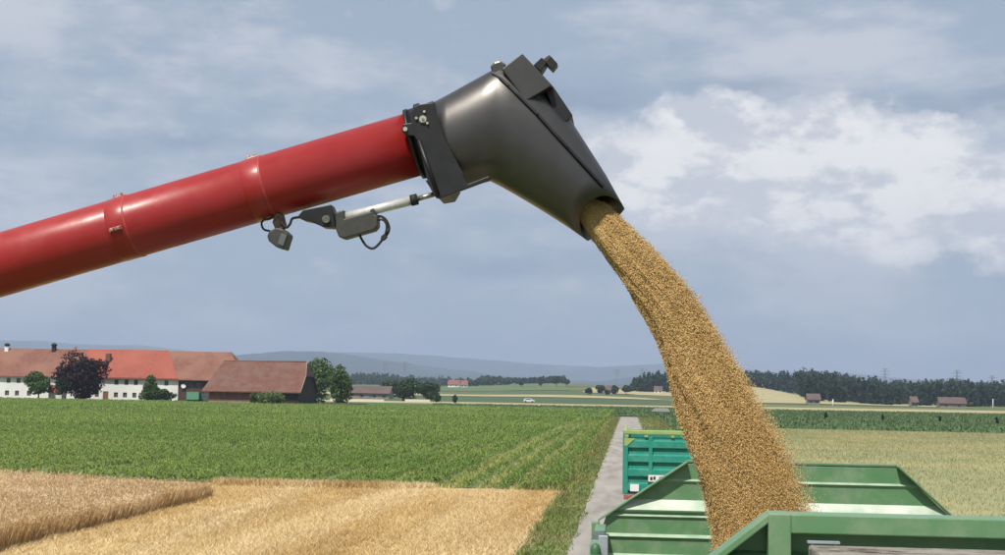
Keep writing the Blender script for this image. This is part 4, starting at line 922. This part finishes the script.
# ---------------------------------------------------------------- woods (far masses)
def wood(name, label, plots, dens_leaf, kind, size):
    Vs = []
    for (px, Y, ytop, wpx) in plots:
        b = at(px, ytop, Y); zg = hz(b.x, Y); h = max(b.z - zg, 7); rx = wpx / 2 / F * Y
        con = rng.random() < (.75 if kind == 'pine' else .3)
        P, N_ = crown_pts(dens_leaf, 0, 0, 0, rx, rx, h / 2 * .98, 6 if not con else 9, 'cone' if con else 'round'); P += np.array([b.x, Y, zg + h / 2 + .3])
        Vs.append(leaves(P, N_, size))
    V = np.concatenate(Vs); return tag(fast(name, V, np.arange(len(V)), LEAF[kind], 4), label, 'wood', kind='stuff')
def plots(x0, x1, prof, Y0, Y1, n, wpx):
    out = []
    for k in range(n):
        px = random.uniform(x0, x1); Y = random.uniform(Y0, Y1); top = np.interp(px, [p[0] for p in prof], [p[1] for p in prof])
        f = (Y - Y0) / (Y1 - Y0); top += -3.5 + (1 - f) * random.uniform(2, 13) + abs(random.gauss(0, 1.1)); out.append((px, Y, top, wpx * random.uniform(.7, 1.3)))
    return out
wood('forest', 'long dark mixed wood covering the hill at right', plots(800, 1040, [(700, 372), (743, 370), (775, 373), (785, 371), (812, 370), (830, 372), (850, 375), (870, 378), (884, 381), (905, 381), (950, 380), (1005, 383), (1050, 384)], 800, 1400, 600, 12) + plots(728, 812, [(700, 372), (743, 370), (775, 373), (785, 371), (812, 370)], 1150, 1400, 170, 9), 150, 'pine', 1.05)
wood('forest', 'dark conifer wood left of the falling grain', plots(634, 712, [(630, 379), (640, 376), (655, 372), (665, 370), (715, 368)], 1060, 1200, 120, 8), 150, 'pine', 1.2)
wood('copse', 'straight dark spruce row on the far hill crest', [(px, 1620 + random.uniform(-15, 15), np.interp(px, [515, 540, 565], [379, 376.5, 375]) + random.uniform(-.4, .8), 5) for px in np.linspace(515, 564, 44)], 120, 'pine', 1.3)
wood('copse', 'loose dark trees left of the spruce row', plots(466, 514, [(466, 379), (490, 376.5), (514, 380)], 1450, 1600, 60, 8), 110, 'dark', 1.4)
wood('forest', 'blue dark wood in the valley behind the barn trees', plots(330, 470, [(330, 376), (365, 374), (400, 376), (440, 378), (470, 380)], 1700, 1950, 210, 9), 90, 'dark', 1.7)
# ---------------------------------------------------------------- pylons
PYL = mat('pylon steel', (.22, .23, .25), rough=.7, metal=.3)
def pylon(label, px, ytop, Y):
    p = at(px, ytop, Y); zg = hz(p.x, Y); h = p.z - zg
    t = thing('pylon', (p.x, Y, zg), label, 'pylon', 'power line pylons'); q = MB(); r0 = h * .085
    c = [(-1, -1), (1, -1), (1, 1), (-1, 1)]; lv = [0, .25, .45, .62, .76, .88, 1.0]; sz = [r0, r0 * .68, r0 * .42, r0 * .3, r0 * .26, r0 * .2, .2]
    for a, b in c:
        for k in range(6): q.tube([(p.x + a * sz[k], Y + b * sz[k], zg + h * lv[k]), (p.x + a * sz[k + 1], Y + b * sz[k + 1], zg + h * lv[k + 1])], .22, 4)
    for k in range(6):
        for (a, b), (a2, b2) in zip(c, c[1:] + c[:1]):
            q.tube([(p.x + a * sz[k], Y + b * sz[k], zg + h * lv[k]), (p.x + a2 * sz[k + 1], Y + b2 * sz[k + 1], zg + h * lv[k + 1])], .12, 4)
    q.build('mast', PYL, t)
    for zz_, L_ in ((.76, .17), (.88, .22), (.96, .12)):
        q = MB()
        for s in (-1, 1): q.tube([(p.x, Y, zg + h * zz_ + .6), (p.x + s * h * L_, Y, zg + h * zz_)], [.5, .16], 4); q.tube([(p.x, Y, zg + h * zz_ - .6), (p.x + s * h * L_, Y, zg + h * zz_)], [.3, .16], 4)
        q.build('cross_arm', PYL, t)
for px, yt, Y, lb in ((885, 368, 2200, 'thin pylon above the gap in the right hand wood'), (957, 369.5, 2000, 'tall pylon rising over the wood at right'), (992, 375, 1900, 'wide armed pylon at the far right'), (642, 368, 2300, 'faint pylon above the conifer wood'), (617, 369, 2700, 'faint pylon left of the conifer wood'), (405, 361, 2400, 'faint pylon over the valley wood'), (385, 361, 2700, 'faintest pylon left of the valley wood')):
    pylon(lb, px, yt, Y)
# ---------------------------------------------------------------- haze: the summer air itself
hm = bpy.data.materials.new('summer haze'); hm.use_nodes = True; nt = hm.node_tree
nt.nodes.remove(nt.nodes['Principled BSDF']); pv_ = nt.nodes.new('ShaderNodeVolumePrincipled')
pv_.inputs['Color'].default_value = (.60, .74, .98, 1); pv_.inputs['Density'].default_value = HAZE_D; pv_.inputs['Anisotropy'].default_value = 0.0
nt.links.new(pv_.outputs[0], nt.nodes['Material Output'].inputs['Volume'])
q = MB(); q.bbox((-16000, -16000, -75), (16000, 16000, 520)); hzo = q.build('haze', hm); tag(hzo, 'thin blue summer haze over the whole plain', 'haze', kind='stuff')
